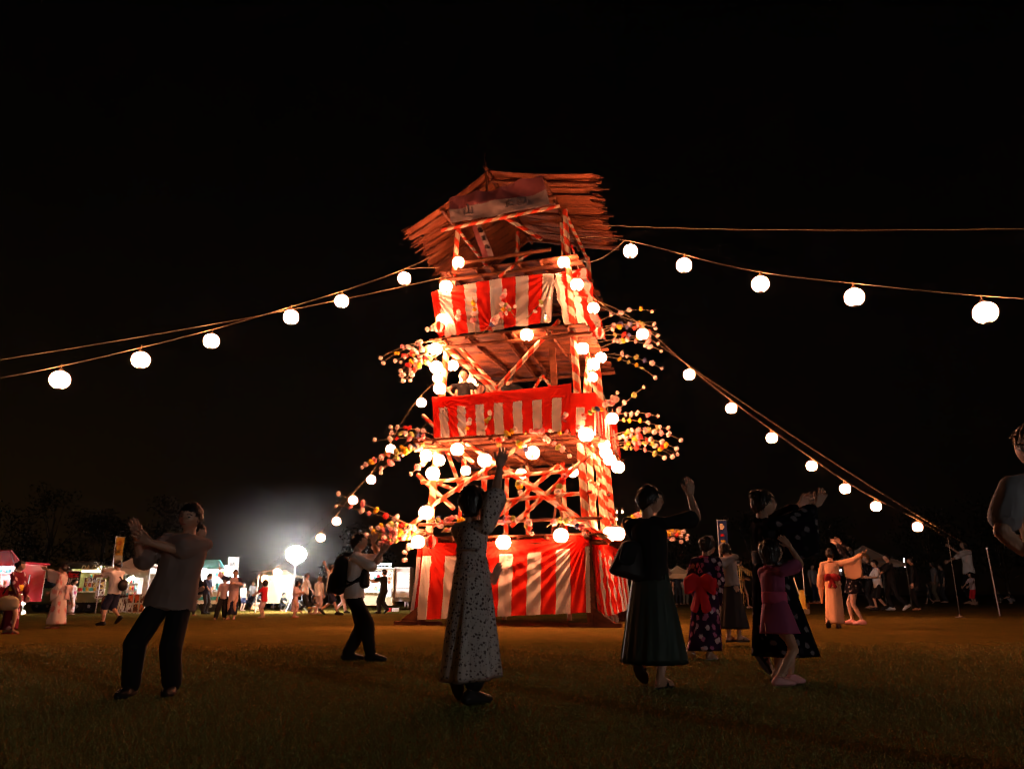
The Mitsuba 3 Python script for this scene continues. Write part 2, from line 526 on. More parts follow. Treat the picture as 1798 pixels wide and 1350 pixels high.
# posts: four corners in one length each, with cloth wound round them above the first deck
for a, b in ((-1, -1), (1, -1), (1, 1), (-1, 1)):
    part(tower, 'post', tube(line(tp(a, b, 0.0), tp(a, b, 2.5), 4), 0.125, 12), 'wood', True, label='bare brown foot of a corner post')
    part(tower, 'post', tube(line(tp(a, b, 2.5), tp(a, b, TOPZ), 40), np.linspace(0.112, 0.085, 40), 14), 'spiral_wrap', True)
    # wedge shaped foot blocks
    d = TR * a
    p = tp(a, b, 0)
    t = [p + d * 0.02 + V(0, 0, 0.0), p + d * 0.72 + V(0, 0, 0.0), p + d * 0.02 + V(0, 0, 0.52)]
    w = TB * 0.09
    vv = np.array([x - w for x in t] + [x + w for x in t])
    part(tower, 'foot', (vv, np.array([[0, 1, 2], [5, 4, 3], [0, 3, 4], [0, 4, 1], [1, 4, 5], [1, 5, 2], [2, 5, 3], [2, 3, 0]])), 'wood')
    part(tower, 'sill', beam(p + d * 0.75 + V(0, 0, 0.05), p - d * 0.6 + V(0, 0, 0.05), 0.2, 0.1), 'wood')
# doubled posts on the side the photograph shows, and mid posts of the lowest storey
for a, b, z0, z1, r in ((1, -0.45, 0, 5.1, 0.09), (1, 0.2, 0, 5.1, 0.085), (1, 0.55, 0, 5.1, 0.085), (-0.62, 1, 0, 5.1, 0.08), (-0.28, 1, 2.3, 5.1, 0.07),
                        (0.3, 1, 0, 5.1, 0.08), (0.985, -0.80, 5.1, 8.3, 0.07), (0.985, 0.1, 5.1, 8.3, 0.07), (-0.985, 0.1, 5.1, 8.3, 0.07), (-0.985, 0.0, 2.3, 5.1, 0.08),
                        (-0.1, -0.2, 10.6, 12.6, 0.07), (0.82, -0.5, 10.6, 12.4, 0.06)):
    part(tower, 'post', tube(line(tp(a, b, z0), tp(a, b, z1), 24), r, 12), 'spiral_wrap', True)
part(tower, 'plank_post', beam(tp(0.55, -0.35, 5.2), tp(0.52, -0.35, 8.25), 0.06, 0.2, TR), 'wood', label='bare drilled timber upright inside the third storey')


def brace(p, q, r=0.064):
    part(tower, 'brace', tube(line(p, q, max(4, int(np.linalg.norm(q - p) * 5))), r, 12), 'spiral_wrap', True)


def rail(p, q, r=0.056, m='spiral_wrap'):
    part(tower, 'rail', tube(line(p, q, max(4, int(np.linalg.norm(q - p) * 5))), r, 12), m, True)


# lattice of the lowest open storey, front
for x0, y0, x1, y1, o in ((750, 893, 940, 765, .10), (733, 833, 797, 893, -.05), (805, 768, 1072, 952, .16), (874, 906, 982, 816, -.06), (897, 924, 1036, 797, .05)):
    brace(front(x0, y0, o), front(x1, y1, o))
rail(front(740, 847, .0), front(1000, 827, .0))
rail(front(868, 880, -.02), front(1040, 864, -.02))
brace(front(745, 905, .2), front(690, 944, .3), 0.07)
brace(front(830, 812, .22), front(742, 729, .26), 0.06)
# lattice, other three faces
for face in ('right', 'back', 'left'):
    def fp(s, z, o=0.0):
        return {'right': tp(1, s, z, o), 'back': tp(-s, 1, z, o), 'left': tp(-1, -s, z, o)}[face]
    brace(fp(-0.97, 2.5, .03), fp(0.6, 5.0, .03))
    if face == 'right':
        brace(fp(0.97, 2.5, .12), fp(-0.6, 5.0, .12))
    if face != 'back':
        rail(fp(-1, 3.95), fp(1, 3.95))
    brace(fp(-0.95, 5.3, .05), fp(0.0, 8.2, .05), 0.06)
    brace(fp(0.95, 5.3, .05), fp(0.0, 8.2, .05), 0.06)
# the V of the third storey, front
brace(front(770, 598, .06), front(874, 690, .06), 0.085)
brace(front(866, 690, .06), front(983, 562, .06), 0.075)
brace(front(800, 600, -.5), front(880, 690, -.5), 0.06)
# the top storey
rail(front(775, 404, .05), front(983, 362, .05), 0.062)
rail(tp(1, -1, TOPZ - .1), tp(1, 1, TOPZ - .1))
rail(tp(-1, -1, TOPZ - .15), tp(-1, 1, TOPZ - .15))
rail(tp(-1, 1, TOPZ - .05), tp(1, 1, TOPZ - .05))
brace(front(866, 370, -.05), front(952, 421, -.9), 0.07)
brace(front(876, 487, .12), front(935, 440, .12), 0.055)
rail(front(812, 462, .22), front(967, 438, .22), 0.06, 'wood')
rail(front(727, 775, .42), front(1036, 756, .42), 0.05, 'wood')
rail(front(735, 921, .30), front(1058, 909, .30), 0.045, 'wood')
# a brown trestle seen through the lattice
for x0, x1 in ((978, 968), (981, 993)):
    part(tower, 'trestle_leg', beam(front(x0, 872, -2.2), front(x1, 950, -2.2), 0.07, 0.07), 'wood')

# decks: planks along the front, joists below them running back
for name, z in zip(DECK_NAMES, DECKS):
    over = 0.42 if z < 10 else 0.30
    h = half(z) + over
    deck = numbered(tower + '__deck')
    labels[deck] = {'label': f'{name} plank floor of the tower'}
    n = int(2 * h / 0.235)
    for k in range(n):
        b = -h + (k + 0.5) * 2 * h / n
        j = rng.normal(0, 0.02, 4)
        wdt = 2 * h / n - 0.022 + rng.normal(0, 0.006)
        p, q = TC + TR * (-h - 0.06 + j[0] * 3) + TB * b + V(0, 0, z + j[1] * 0.25), TC + TR * (h + 0.06 + j[2] * 3) + TB * b + V(0, 0, z + j[3] * 0.25)
        key = numbered(deck + '__plank')
        put(key, beam(p, q, wdt, 0.035), 'wood')
    for k in range(6):
        a = -h + (k + 0.5) * 2 * h / 6 + rng.normal(0, 0.1)
        p, q = TC + TR * (a + rng.normal(0, .12)) - TB * (h + 0.12) + V(0, 0, z - 0.085), TC + TR * (a + rng.normal(0, .12)) + TB * (h + 0.1) + V(0, 0, z - 0.085)
        key = numbered(deck + '__joist')
        put(key, tube(line(p, q, 5), 0.052, 8), 'wood', True)
    for b in (-1, 1):
        key = numbered(deck + '__bearer')
        put(key, tube(line(TC - TR * (h + .1) + TB * b * (half(z) + .11) + V(0, 0, z - 0.20), TC + TR * (h + .15) + TB * b * (half(z) + .11) + V(0, 0, z - 0.20), 6), 0.065, 8), 'wood', True)

# roof: strips of reed matting from the ridge down both slopes, sticks showing past the eaves
roof = numbered(tower + '__roof')
labels[roof] = {'label': 'ragged reed mat roof with sticks showing past its eaves'}
AF, LF, RF = at(858, 300, 20.6), at(712, 402, 21.0), at(1043, 306, 19.2)
BACK = TB * 4.9


def strip(p, q, w, seed, thick=0.03, n=14, m=9):
    """One mat from ridge p down to eave q, w metres wide along the ridge, its lower end frayed."""
    r = np.random.default_rng(seed)
    s = np.linspace(0, 1, n)[:, None, None]
    t = np.linspace(-0.5, 0.5, m)[None, :, None]
    fray = 1 + np.where(np.arange(m)[None, :, None] >= 0, r.normal(0, 0.045, (1, m, 1)), 0) * s ** 6
    P = p + (q - p) * s * fray + TB * w * t + V(0, 0, 1) * (-0.16 * 4 * s * (1 - s) * 0.5 + 0.02 * np.sin(5 * t + seed) * s)
    v, f, uv = sheet(P, thick)
    return v, f, uv[:, ::-1] * V(w * 1.3, 2.5)


NS = 9
for sd, E in ((0, LF), (1, RF)):
    for k in range(NS):
        t = (k + 0.5) / NS
        p, q = AF + BACK * t + V(0, 0, 0.012 * (k % 2)), E + BACK * t - TR * (0.42 * t * sd) + V(0, 0, 0.05 * rng.normal() + 0.018 * (k % 2))
        q = q + unit(q - p) * rng.normal(0.0, 0.10)
        key = numbered(roof + '__reed_mat')
        put(key, strip(p, q, 4.9 / NS * 1.13, 50 + 20 * sd + k), 'reed', True)
    for k in range(9):
        t = (k + 0.35 + 0.3 * rng.random()) / 9
        p, q = AF + BACK * t, E + BACK * t - TR * (0.42 * t * sd)
        e = unit(q - p)
        key = numbered(roof + '__stick')
        put(key, tube(line(p + e * 0.5 - V(0, 0, 0.10), q + e * (0.12 + 0.32 * rng.random()) - V(0, 0, 0.05), 5), 0.022, 6), 'wood', True)
    # frayed reed ends: one bunch of thin stalks per eave
    tb = []
    for k in range(120):
        t = rng.random()
        q = E + BACK * t - TR * (0.42 * t * sd)
        e = unit(E - AF) + V(0, 0, -0.1 * rng.random())
        tb.append(tube(line(q - e * 0.2, q + e * (0.03 + 0.2 * rng.random() ** 2) + TB * rng.normal(0, .03), 2), 0.009, 4))
    part_key = numbered(roof + '__frayed_reeds')
    put(part_key, cat(*tb), 'reed')
    labels[part_key] = {'kind': 'stuff'}
key = numbered(roof + '__ridge_pole')
put(key, tube(line(AF - TB * 0.35 - V(0, 0, .07), AF + BACK + TB * 0.2 - V(0, 0, .07), 8), 0.06, 8), 'wood', True)
for t in (0.06, 0.5, 0.94):
    for E in (LF, RF):
        key = numbered(roof + '__rafter')
        put(key, tube(line(AF + BACK * t - V(0, 0, .2), E + BACK * t - V(0, 0, .16), 6), 0.05, 8), 'wood', True)
for E, sgn in ((LF, -1), (RF, 1)):
    key = numbered(roof + '__purlin')
    m_ = (AF * 0.45 + E * 0.55)
    put(key, tube(line(m_ - V(0, 0, .3) - TB * 0.1, m_ + BACK - V(0, 0, .3), 6), 0.055, 8), 'wood', True)
part(tower, 'king_post', tube(line(AF + V(0, 0, -1.5), AF + V(-0.12, 0, 0.62), 6), [0.05, 0.05, 0.045, 0.035, 0.025, 0.012], 8), 'wood', True)
part(tower, 'gable_beam', tube(line(at(795, 382, 20.9), at(975, 345, 19.9), 6), 0.07, 8), 'wood', True)


# ------------------------------------------------------------------ cloth on the tower
def curtain(name, label, tl, tr_, br, bl, period, band, duty0=0.0, sag=0.0, folds=(), nx=90, ny=46, nrm=FN, belly=0.0, seed=0, catn='curtain'):
    """Striped cloth between four corners. folds: (corner u, corner v, count, depth) tension folds that radiate from a corner."""
    U, W_ = np.meshgrid(np.linspace(0, 1, nx), np.linspace(0, 1, ny), indexing='ij')
    u, w = U[..., None], W_[..., None]
    top, bot = tl * (1 - u) + tr_ * u, bl * (1 - u) + br * u
    top = top - V(0, 0, 1) * sag * 4 * u * (1 - u)
    P = top * (1 - w) + bot * w
    d = belly * np.sin(np.pi * W_) * np.sin(np.pi * U)
    L, Hh = np.linalg.norm(tr_ - tl), np.linalg.norm(bl - tl)
    for cu, cv, cnt, dep in folds:
        x, y = (U - cu) * L, (W_ - cv) * Hh
        ang, rad = np.arctan2(np.abs(y), np.abs(x) + 1e-6), np.hypot(x, y)
        d = d + dep * np.sin(ang * cnt * 4 + 1.3 * np.sin(3 * ang + seed)) * np.exp(-rad / (0.55 * Hh + 0.6)) * np.clip(rad / 0.35, 0, 1)
    d = d + 0.075 * (meshkit.fbm(np.stack([U * L * 1.2, W_ * Hh * 0.8, U * 0 + seed], -1), 3, seed) - 0.5) + 0.026 * np.sin(U * L * 7 + 2.0 * meshkit.noise(np.stack([U * L, W_ * 2, U * 0], -1), seed)) * W_
    P = P + nrm * d[..., None]
    v, f, uv = sheet(P, 0.003)
    s = np.stack([uv[:, 0] * L / period + duty0, uv[:, 1] * Hh / max(band, 1e-3) + (2 if band <= 0 else 0)], -1)
    s[:, 1] = np.where(band <= 0, 2.0, s[:, 1])
    key = numbered(name)
    put(key, (v[:nx * ny], f[:2 * 0 + len(f)][(f < nx * ny).all(1)], s[:nx * ny]), 'stripe_cloth', True)
    labels[key] = {'label': label, 'category': catn}
    return key


curtain('striped_curtain', 'red and white curtain round the foot of the tower, on its wide front', front(743, 952, .2), front(1034, 934, .2), front(1037, 1075, .26), front(732, 1088, .26), 0.79, 0.37,
        0.12, 0.10, ((1, 0, 10, .10), (0, 0, 7, .05), (.5, 0, 6, .03)), 170, 70, seed=1)
RC = side(1040, 936, .16)
curtain('striped_curtain', 'creased red and white curtain on the narrow side of the tower foot', RC, tp(1, 0.25, 2.2, .2), tp(1, 0.25, .33, .35), side(1056, 1085, .25) , 0.79, 0.37,
        0.55, 0.05, ((0, 0, 9, .09),), 90, 60, RN, seed=2)
curtain('striped_curtain', 'far end of the curtain on the side of the tower foot', tp(1, 0.27, 2.2, .2), tp(1, 1, 2.25, .25), tp(1, 1, .38, .3), tp(1, 0.27, .33, .35), 0.79, 0.37, 0.1, 0.05, (), 60, 40, RN, seed=3)
curtain('striped_curtain', 'curtain on the far left side of the tower foot', tp(-1, 1, 2.2, .2), tp(-1, -1, 2.2, .2), tp(-1, -1, .35, .25), tp(-1, 1, .35, .25), 0.79, 0.37, 0.1, 0.05, (), 60, 40, -TR, seed=4)
curtain('striped_curtain', 'wide red and white curtain hung round the second deck', front(758, 697, .46), front(1003, 672, .46), front(1003, 757, .5), front(762, 768, .5), 0.575, 0.36,
        0.62, 0.03, ((0, 0, 9, .085), (.42, 0, 6, .04), (1, 0, 5, .03)), 150, 56, belly=.05, seed=5)
curtain('striped_curtain', 'short orange lit end of the second deck curtain beside a corner post', front(1003, 690, .50), front(1046, 689, .44), front(1046, 764, .44), front(1003, 764, .5), 0.5, 0.42,
        0.73, 0.0, (), 30, 30, seed=6)
curtain('striped_curtain', 'curtain along the side of the second deck', tp(1, -0.9, 6.4, .42), tp(1, 1, 6.4, .42), tp(1, 1, 5.2, .42), tp(1, -0.9, 5.2, .42), 0.575, 0.36, 0.2, 0.1, (), 60, 36, RN, seed=7)
curtain('striped_curtain', 'broad striped curtain with a folded top hung below the top deck', front(757, 514, .36), front(973, 481, .36), front(968, 566, .36), front(770, 592, .36), 0.845, 0.0,
        0.72, -0.10, ((0, 0, 8, .08), (1, 0, 6, .05), (.5, 1, 5, .03)), 150, 60, belly=.04, seed=8)
curtain('striped_curtain', 'folded striped curtain hanging slack down the side of the third deck', front(973, 481, .36), side(1027, 470, .35), side(1063, 598, .42), front(988, 570, .36), 0.62, 0.0,
        0.05, 0.0, ((0, 0, 8, .12), (1, 0, 6, .08)), 70, 50, RN, seed=9)
curtain('rail_curtain', 'pink and white cloth along the back rail of the top deck', tp(-0.9, 0.95, 11.6), tp(0.95, 0.95, 11.6), tp(0.95, 0.95, 10.75), tp(-0.9, 0.95, 10.75), 0.9, 0.3, 0.1, 0.12, (), 70, 30, seed=10)
curtain('rail_curtain', 'cloth hanging over the side rail of the top deck', tp(1, -0.95, 11.3, .1), tp(1, 0.6, 11.5, .1), tp(1, 0.6, 10.5, .3), tp(1, -0.95, 10.5, .2), 1.4, 0.3, 0.1, 0.2, ((0, 0, 6, .06),), 50, 30, RN, seed=11)


# the banner under the gable: upper half red, lower half white, with faint characters
def banner(name, label, tl, tr_, br, bl, sag_t, sag_b, glyphs, nx=80, ny=26, seed=0, folds=()):
    U, W_ = np.meshgrid(np.linspace(0, 1, nx), np.linspace(0, 1, ny), indexing='ij')
    u, w = U[..., None], W_[..., None]
    top, bot = tl * (1 - u) + tr_ * u - V(0, 0, 4 * sag_t) * u * (1 - u), bl * (1 - u) + br * u - V(0, 0, 4 * sag_b) * u * (1 - u)
    d = 0.26 * (meshkit.fbm(np.stack([U * 5, W_ * 2, U * 0], -1), 3, seed) - 0.5) + 0.05 * np.sin(U * 26 + 3 * W_) * (1 - W_) + 0.05 * np.sin(9 * U - 6 * W_)
    P = top * (1 - w) + bot * w + FN * d[..., None]
    v, f, uv = sheet(P, 0.003)
    n = nx * ny
    keep = (f < n).all(1)
    key = thing(name, label, 'banner')
    s = np.stack([uv[:, 0] * 0 + 0.2, uv[:, 1] * 2.05], -1)
    part(key, 'cloth', (v[:n], f[keep], s[:n]), 'faded_cloth', True)
    for gu, gw, size, segs in glyphs:                              # brush characters that follow the cloth
        pt = lambda a, b: P[min(nx - 1, max(0, int(a * (nx - 1)))), min(ny - 1, max(0, int(b * (ny - 1))))]
        out = []
        for x0, y0, x1, y1 in segs:
            q = []
            for t in np.linspace(0, 1, 4):
                x, y = gu + (x0 + (x1 - x0) * t) * size, gw + (1 - (y0 + (y1 - y0) * t)) * size * 3.2
                q.append(pt(x, y) + FN * 0.012)
            out.append(tube(q, 0.02, 5))
        part(key, 'lettering', cat(*out), 'faded_ink')
    return key


YAMA = [(.1, .1, .9, .1), (.1, .1, .1, .6), (.9, .1, .9, .6), (.5, .1, .5, .95)]
MASA = [(.1, .9, .9, .9), (.5, .9, .5, .1), (.5, .5, .85, .5), (.25, .55, .25, .1), (.05, .1, .95, .1)]
KUNI = [(.1, .9, .9, .9), (.1, .1, .1, .9), (.9, .1, .9, .9), (.1, .1, .9, .1), (.3, .7, .7, .7), (.3, .3, .7, .3), (.5, .3, .5, .7)]
banner('gable_banner', 'crumpled red and white banner with faint characters under the roof gable', at(787, 346, 20.6), at(953, 309, 19.6), at(966, 360, 19.6), at(791, 391, 20.6), 0.05, 0.06,
       ((.15, .45, .11, YAMA), (.58, .52, .10, MASA), (.70, .52, .10, KUNI)), seed=3)
key = thing('side_banner', 'red and white banner with dark characters hanging inside the roof', 'banner')
p0, p1, p2, p3 = at(826, 392, 22.2), at(843, 390, 22.2), at(869, 452, 22.0), at(848, 453, 22.0)
U, W_ = np.meshgrid(np.linspace(0, 1, 16), np.linspace(0, 1, 30), indexing='ij')
u, w = U[..., None], W_[..., None]
P = (p0 * (1 - u) + p1 * u) * (1 - w) + (p3 * (1 - u) + p2 * u) * w + V(0, -1, 0) * (0.04 * np.sin(W_ * 9 + U * 3))[..., None]
v, f, uv = sheet(P, 0.003)
n = 16 * 30
part(key, 'cloth', (v[:n], f[(f < n).all(1)], np.stack([uv[:, 1] * 0 + .2, uv[:, 0] * 2], -1)[:n]), 'faded_cloth', True)
for gy in (0.16, 0.40, 0.66):
    out = []
    for x0, y0, x1, y1 in (KUNI, MASA, YAMA)[int(gy * 4) % 3]:
        a = P[int((.55 + .4 * x0) * 15), int((gy + .14 * (1 - y0)) * 29)] + V(0, -.02, 0)
        b = P[int((.55 + .4 * x1) * 15), int((gy + .14 * (1 - y1)) * 29)] + V(0, -.02, 0)
        if np.linalg.norm(a - b) > 0.01:
            out.append(tube(line(a, b, 2), 0.018, 5))
    part(key, 'lettering', cat(*out), 'ink')
# ------------------------------------------------------------------ lanterns and their cables
def _lantern_mesh(r):
    t = np.linspace(-1, 1, 27)
    rad = r * np.sqrt(np.clip(1 - (0.955 * t) ** 2, 0, 1)) ** 0.92
    rad *= 1 + 0.012 * np.cos(t * np.pi * 13)
    return lathe(np.stack([rad, 0.90 * r * t], 1), 20)


LR0 = 0.19
_lr = np.random.default_rng(909)
_shade = mikit.ply(_lantern_mesh(LR0), 'lantern_paper', smooth=True)
_ring = mikit.ply(lathe([(0.24 * LR0, -0.016), (0.30 * LR0, -0.01), (0.30 * LR0, 0.01), (0.24 * LR0, 0.016)], 14), 'black_ring', smooth=40)
_hook = mikit.ply(cat(tube([V(-.05, 0, 0), V(-.03, 0, .05), V(0, 0, .075), V(.03, 0, .05), V(.05, 0, 0)], 0.006, 5), tube([V(0, 0, .07), V(0, 0, .15)], 0.008, 5)), 'cable', smooth=True)


def lantern(c, label, group=None, scale=1.0, lit=True, tilt=0.0, name='paper_lantern', mult=1.0):
    key = thing(name, label, 'lantern', group)
    m = T4().translate([float(x) for x in c]).rotate([0, 1, 0], float(tilt + _lr.normal(0, 3.5))).rotate([1, 0, 0], float(_lr.normal(0, 4))).scale(float(scale * (0.97 + 0.06 * _lr.random())))
    k = numbered(key + '__shade')
    scene[k] = {**_shade, 'to_world': m}
    mult = mult * float(0.82 + 0.36 * _lr.random())
    if lit:
        scene[k]['emitter'] = {'type': 'area', 'radiance': {'type': 'rgb', 'value': [float(x) for x in LANTERN * mult]}}
    for z in (-0.915, 0.915):
        copy_part(key, 'ring', _ring, m @ T4().translate([0, 0, z * LR0]))
    copy_part(key, 'hook', _hook, m @ T4().translate([0, 0, 0.93 * LR0]))
    return key


ORD = ['first', 'second', 'third', 'fourth', 'fifth', 'sixth', 'seventh', 'eighth', 'ninth', 'tenth', 'eleventh', 'twelfth', 'thirteenth', 'fourteenth', 'fifteenth', 'sixteenth', 'seventeenth', 'eighteenth', 'nineteenth', 'twentieth', 'twentyfirst', 'twentysecond', 'twentythird', 'twentyfourth']


def spline(pts, n=60):
    from scipy.interpolate import CubicSpline
    pts = np.asarray(pts, float)
    s = np.r_[0, np.cumsum(np.linalg.norm(np.diff(pts, axis=0), axis=1))]
    return CubicSpline(s, pts)(np.linspace(0, s[-1], n))


def string_of(pix, ends, desc, cable_label, r_drop=0.30, group=None, extra=(), scales=1.0):
    """Lanterns at (px, py, depth) hung from one cable that runs through them; ends: cable ends, extra: more lanterns past the frame."""
    cs = [at(*p) for p in pix] + [V(*e) for e in extra]
    for i, c in enumerate(cs):
        if i < len(pix):
            lantern(c, f'{ORD[i]} lit paper lantern from the tower on the {desc}', group, scale=scales)
        else:
            lantern(c, f'lit paper lantern past the picture edge on the {desc}', group, scale=scales)
    hang = [c + V(0, 0, r_drop * scales) for c in cs]
    pts = [ends[0]] + hang + ([ends[1]] if ends[1] is not None else [])
    key = thing('lantern_cable', cable_label, 'cable')
    put(key, tube(spline(pts, 20 * len(pts)), 0.0065, 6), 'cable', True)


# upper left string: comes towards the camera on its left side
PL = [(710, 489, 19.8), (600, 529, 18.9), (511, 557, 18.0), (371, 599, 16.8), (247, 632, 15.7), (105, 667, 14.4)]
endL = at(-330, 745, 10.5)
string_of(PL, (at(772, 441, 21.0), V(-14.5, 4.0, 4.1)), 'string sloping left from the roof', 'cable of the lantern string that slopes down to the left from the roof')
PR = [(1107, 441, 18.6), (1201, 466, 17.2), (1335, 499, 15.5), (1500, 522, 13.6), (1730, 549, 11.5)]
string_of(PR, (tp(1, -1, 11.3), V(10.5, 1.0, 5.2)), 'string sloping right from the roof', 'cable of the lantern string that slopes down to the right from the roof')
PRL = [(1128, 587, 20.6), (1210, 658, 21.3), (1284, 717, 22.0), (1355, 769, 22.7), (1425, 818, 23.5), (1484, 858, 24.3), (1538, 889, 25.2), (1611, 925, 26.6)]
string_of(PRL, (tp(1, -1, 9.3, .2), at(1665, 948, 27.8)), 'steep string right of the tower', 'cable of the steep lantern string at the right of the tower', scales=0.9)
PLL = [(740, 707, 23.5), (686, 788, 25.0), (652, 842, 26.2), (620, 878, 27.4), (591, 915, 28.8), (563, 944, 30.4), (487, 1005, 33.5), (465, 1016, 34.5)]
string_of(PLL, (tp(-1, 0, 8.2, .2), at(452, 1012, 35.2)), 'steep string left of the tower', 'cable of the steep lantern string at the left of the tower', scales=0.86)


def rope(pts, label, r=0.005, m='cable'):
    key = thing('guy_rope', label, 'rope')
    put(key, tube(np.asarray(pts), r, 6), m, True)


rope(line(at(1043, 395, 20.0), at(1960, 398, 12.0), 40, 0.12), 'taut rope running level to the right from under the roof')
rope(line(tp(-1, -1, 10.6), at(-160, 656, 13.0), 40, 0.15), 'thin rope above the lantern string that slopes down to the left')
rope(line(tp(1, -1, 9.9), at(1700, 958, 27.5), 40, 0.25), 'guy rope above the steep lantern string at the right')
rope(line(tp(-1, .4, 8.0), at(440, 1022, 36.0), 40, 0.1), 'guy rope beside the steep lantern string at the left')
rope(bend(at(1016, 457, 20.4), at(1098, 421, 18.7), at(1046, 472, 19.6), 16), 'loose wire sagging from the tower to the upper right lantern string', 0.008, 'dark_cable')
rope(bend(at(770, 470, 21.4), at(716, 472, 20.0), at(742, 470, 20.6), 12), 'short wire joining the tower to the upper left lantern string', 0.008, 'cable')
rope(line(tp(1, -1, 9.3, .25), at(1150, 575, 21.5), 12, 0.1), 'thin wire crossing the upper flower sprays', 0.008, 'dark_cable')
rope(bend(side(1052, 668, .3), side(1085, 830, .5), side(1072, 720, .5), 16), 'loose wire hanging down the lantern side of the tower', 0.008, 'dark_cable')

# lanterns on the tower: pixel, face, outward offset, scale, label
TL = [
    (805, 461, 'f', .28, 1.0, 'lantern under the top deck at the left corner post'),
    (783, 503, 'f', .50, 1.05, 'lantern in front of the top left corner of the upper striped curtain'),
    (990, 461, 'f', .30, 1.0, 'lantern at the right corner post just under the top deck'),
    (1013, 500, 's', .35, 1.0, 'lantern behind a strap beside the slack upper side curtain'),
    (1042, 541, 's', .55, .95, 'lantern hanging clear of the slack side curtain'),
    (776, 561, 'f', .46, 1.0, 'lantern half hidden by paper flowers at the lower left of the upper curtain'),
    (765, 613, 'f', .40, 1.05, 'lantern just below the unlit striped lantern on the left corner'),
    (766, 645, 'f', .42, 1.05, 'largest lantern of the column left of the third storey'),
    (795, 642, 'f', -.25, .95, 'lantern inside the left corner post of the third storey'),
    (772, 682, 'f', .50, 1.02, 'lantern on the left corner touching the second deck curtain'),
    (768, 664, 'f', .30, .8, 'small lantern squeezed between two larger ones on the left corner'),
    (815, 660, 'f', -1.4, .9, 'lantern behind the child on the second deck'),
    (828, 672, 'f', -1.8, .8, 'lantern at the back of the second deck behind the child'),
    (925, 588, 'f', .30, 1.0, 'lantern hanging under the middle of the upper curtain'),
    (1023, 612, 's', .25, 1.02, 'lantern on the right side of the third storey beside wooden laths'),
    (1055, 628, 's', .50, .95, 'lantern at the root of the upper right flower sprays'),
    (1042, 640, 's', .38, 1.05, 'largest lantern of the cluster right of the third storey'),
    (1040, 662, 's', .2, .9, 'lantern half behind the right corner post above the second deck'),
    (1075, 735, 's', .62, .98, 'lantern sticking out at the right of the second deck'),
    (1029, 763, 'f', .45, 1.15, 'broad lantern tucked under the right end of the second deck curtain'),
    (803, 789, 'f', .34, 1.02, 'lantern under the second deck with a flower stem in front'),
    (748, 800, 'f', .45, .98, 'left lantern of the trio under the second deck corner'),
    (771, 808, 'f', .30, .98, 'middle lantern of the trio under the second deck corner'),
    (760, 831, 'f', .40, 1.08, 'lowest and largest of the trio under the second deck corner'),
    (851, 808, 'f', .25, 1.08, 'lantern beside the raised hand of the woman in the floral dress'),
    (935, 795, 'f', .42, 1.06, 'lantern hanging alone under the middle of the second deck'),
    (818, 826, 'f', -.6, .85, 'smaller lantern farther in under the second deck'),
    (915, 832, 'f', -2.6, .95, 'lantern on the far side of the lower lattice, crossed by a brace'),
    (1006, 829, 'f', -.4, .82, 'lantern behind the white cloth tail on the lower lattice'),
    (1061, 781, 's', .42, .95, 'topmost lantern of the dense column right of the lower lattice'),
    (1064, 795, 's', .55, .95, 'second lantern down the dense column right of the lower lattice'),
    (1071, 807, 's', .62, .95, 'third lantern down the dense column right of the lower lattice'),
    (1085, 820, 's', .66, 1.05, 'lowest lantern of the dense column right of the lower lattice'),
    (748, 900, 'f', .36, 1.1, 'lantern on the left corner post just above the lowest deck'),
    (734, 951, 'f', .52, 1.0, 'lantern at the top left corner of the foot curtain'),
    (884, 952, 'f', .40, 1.1, 'lantern at the foot curtain behind the hand of the woman in the floral dress'),
    (985, 940, 'f', .50, 1.1, 'lantern in front of the foot curtain under two pale flowers'),
    (1072, 937, 's', .50, 1.1, 'left lantern of the pair at the top of the side foot curtain'),
    (1085, 937, 's', .66, 1.05, 'right lantern of the pair at the top of the side foot curtain'),
]
for px, py, face, o, sc, lab in TL:
    c = front(px, py, o) if face == 'f' else side(px, py, o)
    lantern(c, lab, 'lit lanterns on the tower', sc * 0.97, tilt=float(rng.normal(0, 4)))
for px, py, o, lab, sc in ((771, 574, .50, 'unlit red and white paper lantern at the left corner of the upper curtain', 1.0), (757, 951, .56, 'unlit pink and red striped lantern at the top of the foot curtain', 1.0),
                           (1052, 585, .55, 'unlit orange lantern above the right third storey cluster', 1.0)):
    c = front(px, py, o) if px < 1000 else side(px, py, o)
    key = thing('unlit_lantern', lab, 'lantern')
    v, f = _lantern_mesh(LR0 * sc)
    th = np.arctan2(v[:, 1], v[:, 0]) / (2 * np.pi)
    v2 = v + c
    n_seg = 20
    uv = np.stack([th * 5, v[:, 2] * 0 + 2], -1)
    part(key, 'shade', (v2, f, uv), 'stripe_cloth', True)
    for z in (-0.915, 0.915):
        copy_part(key, 'ring', _ring, T4().translate([float(x) for x in c + V(0, 0, z * LR0)]))
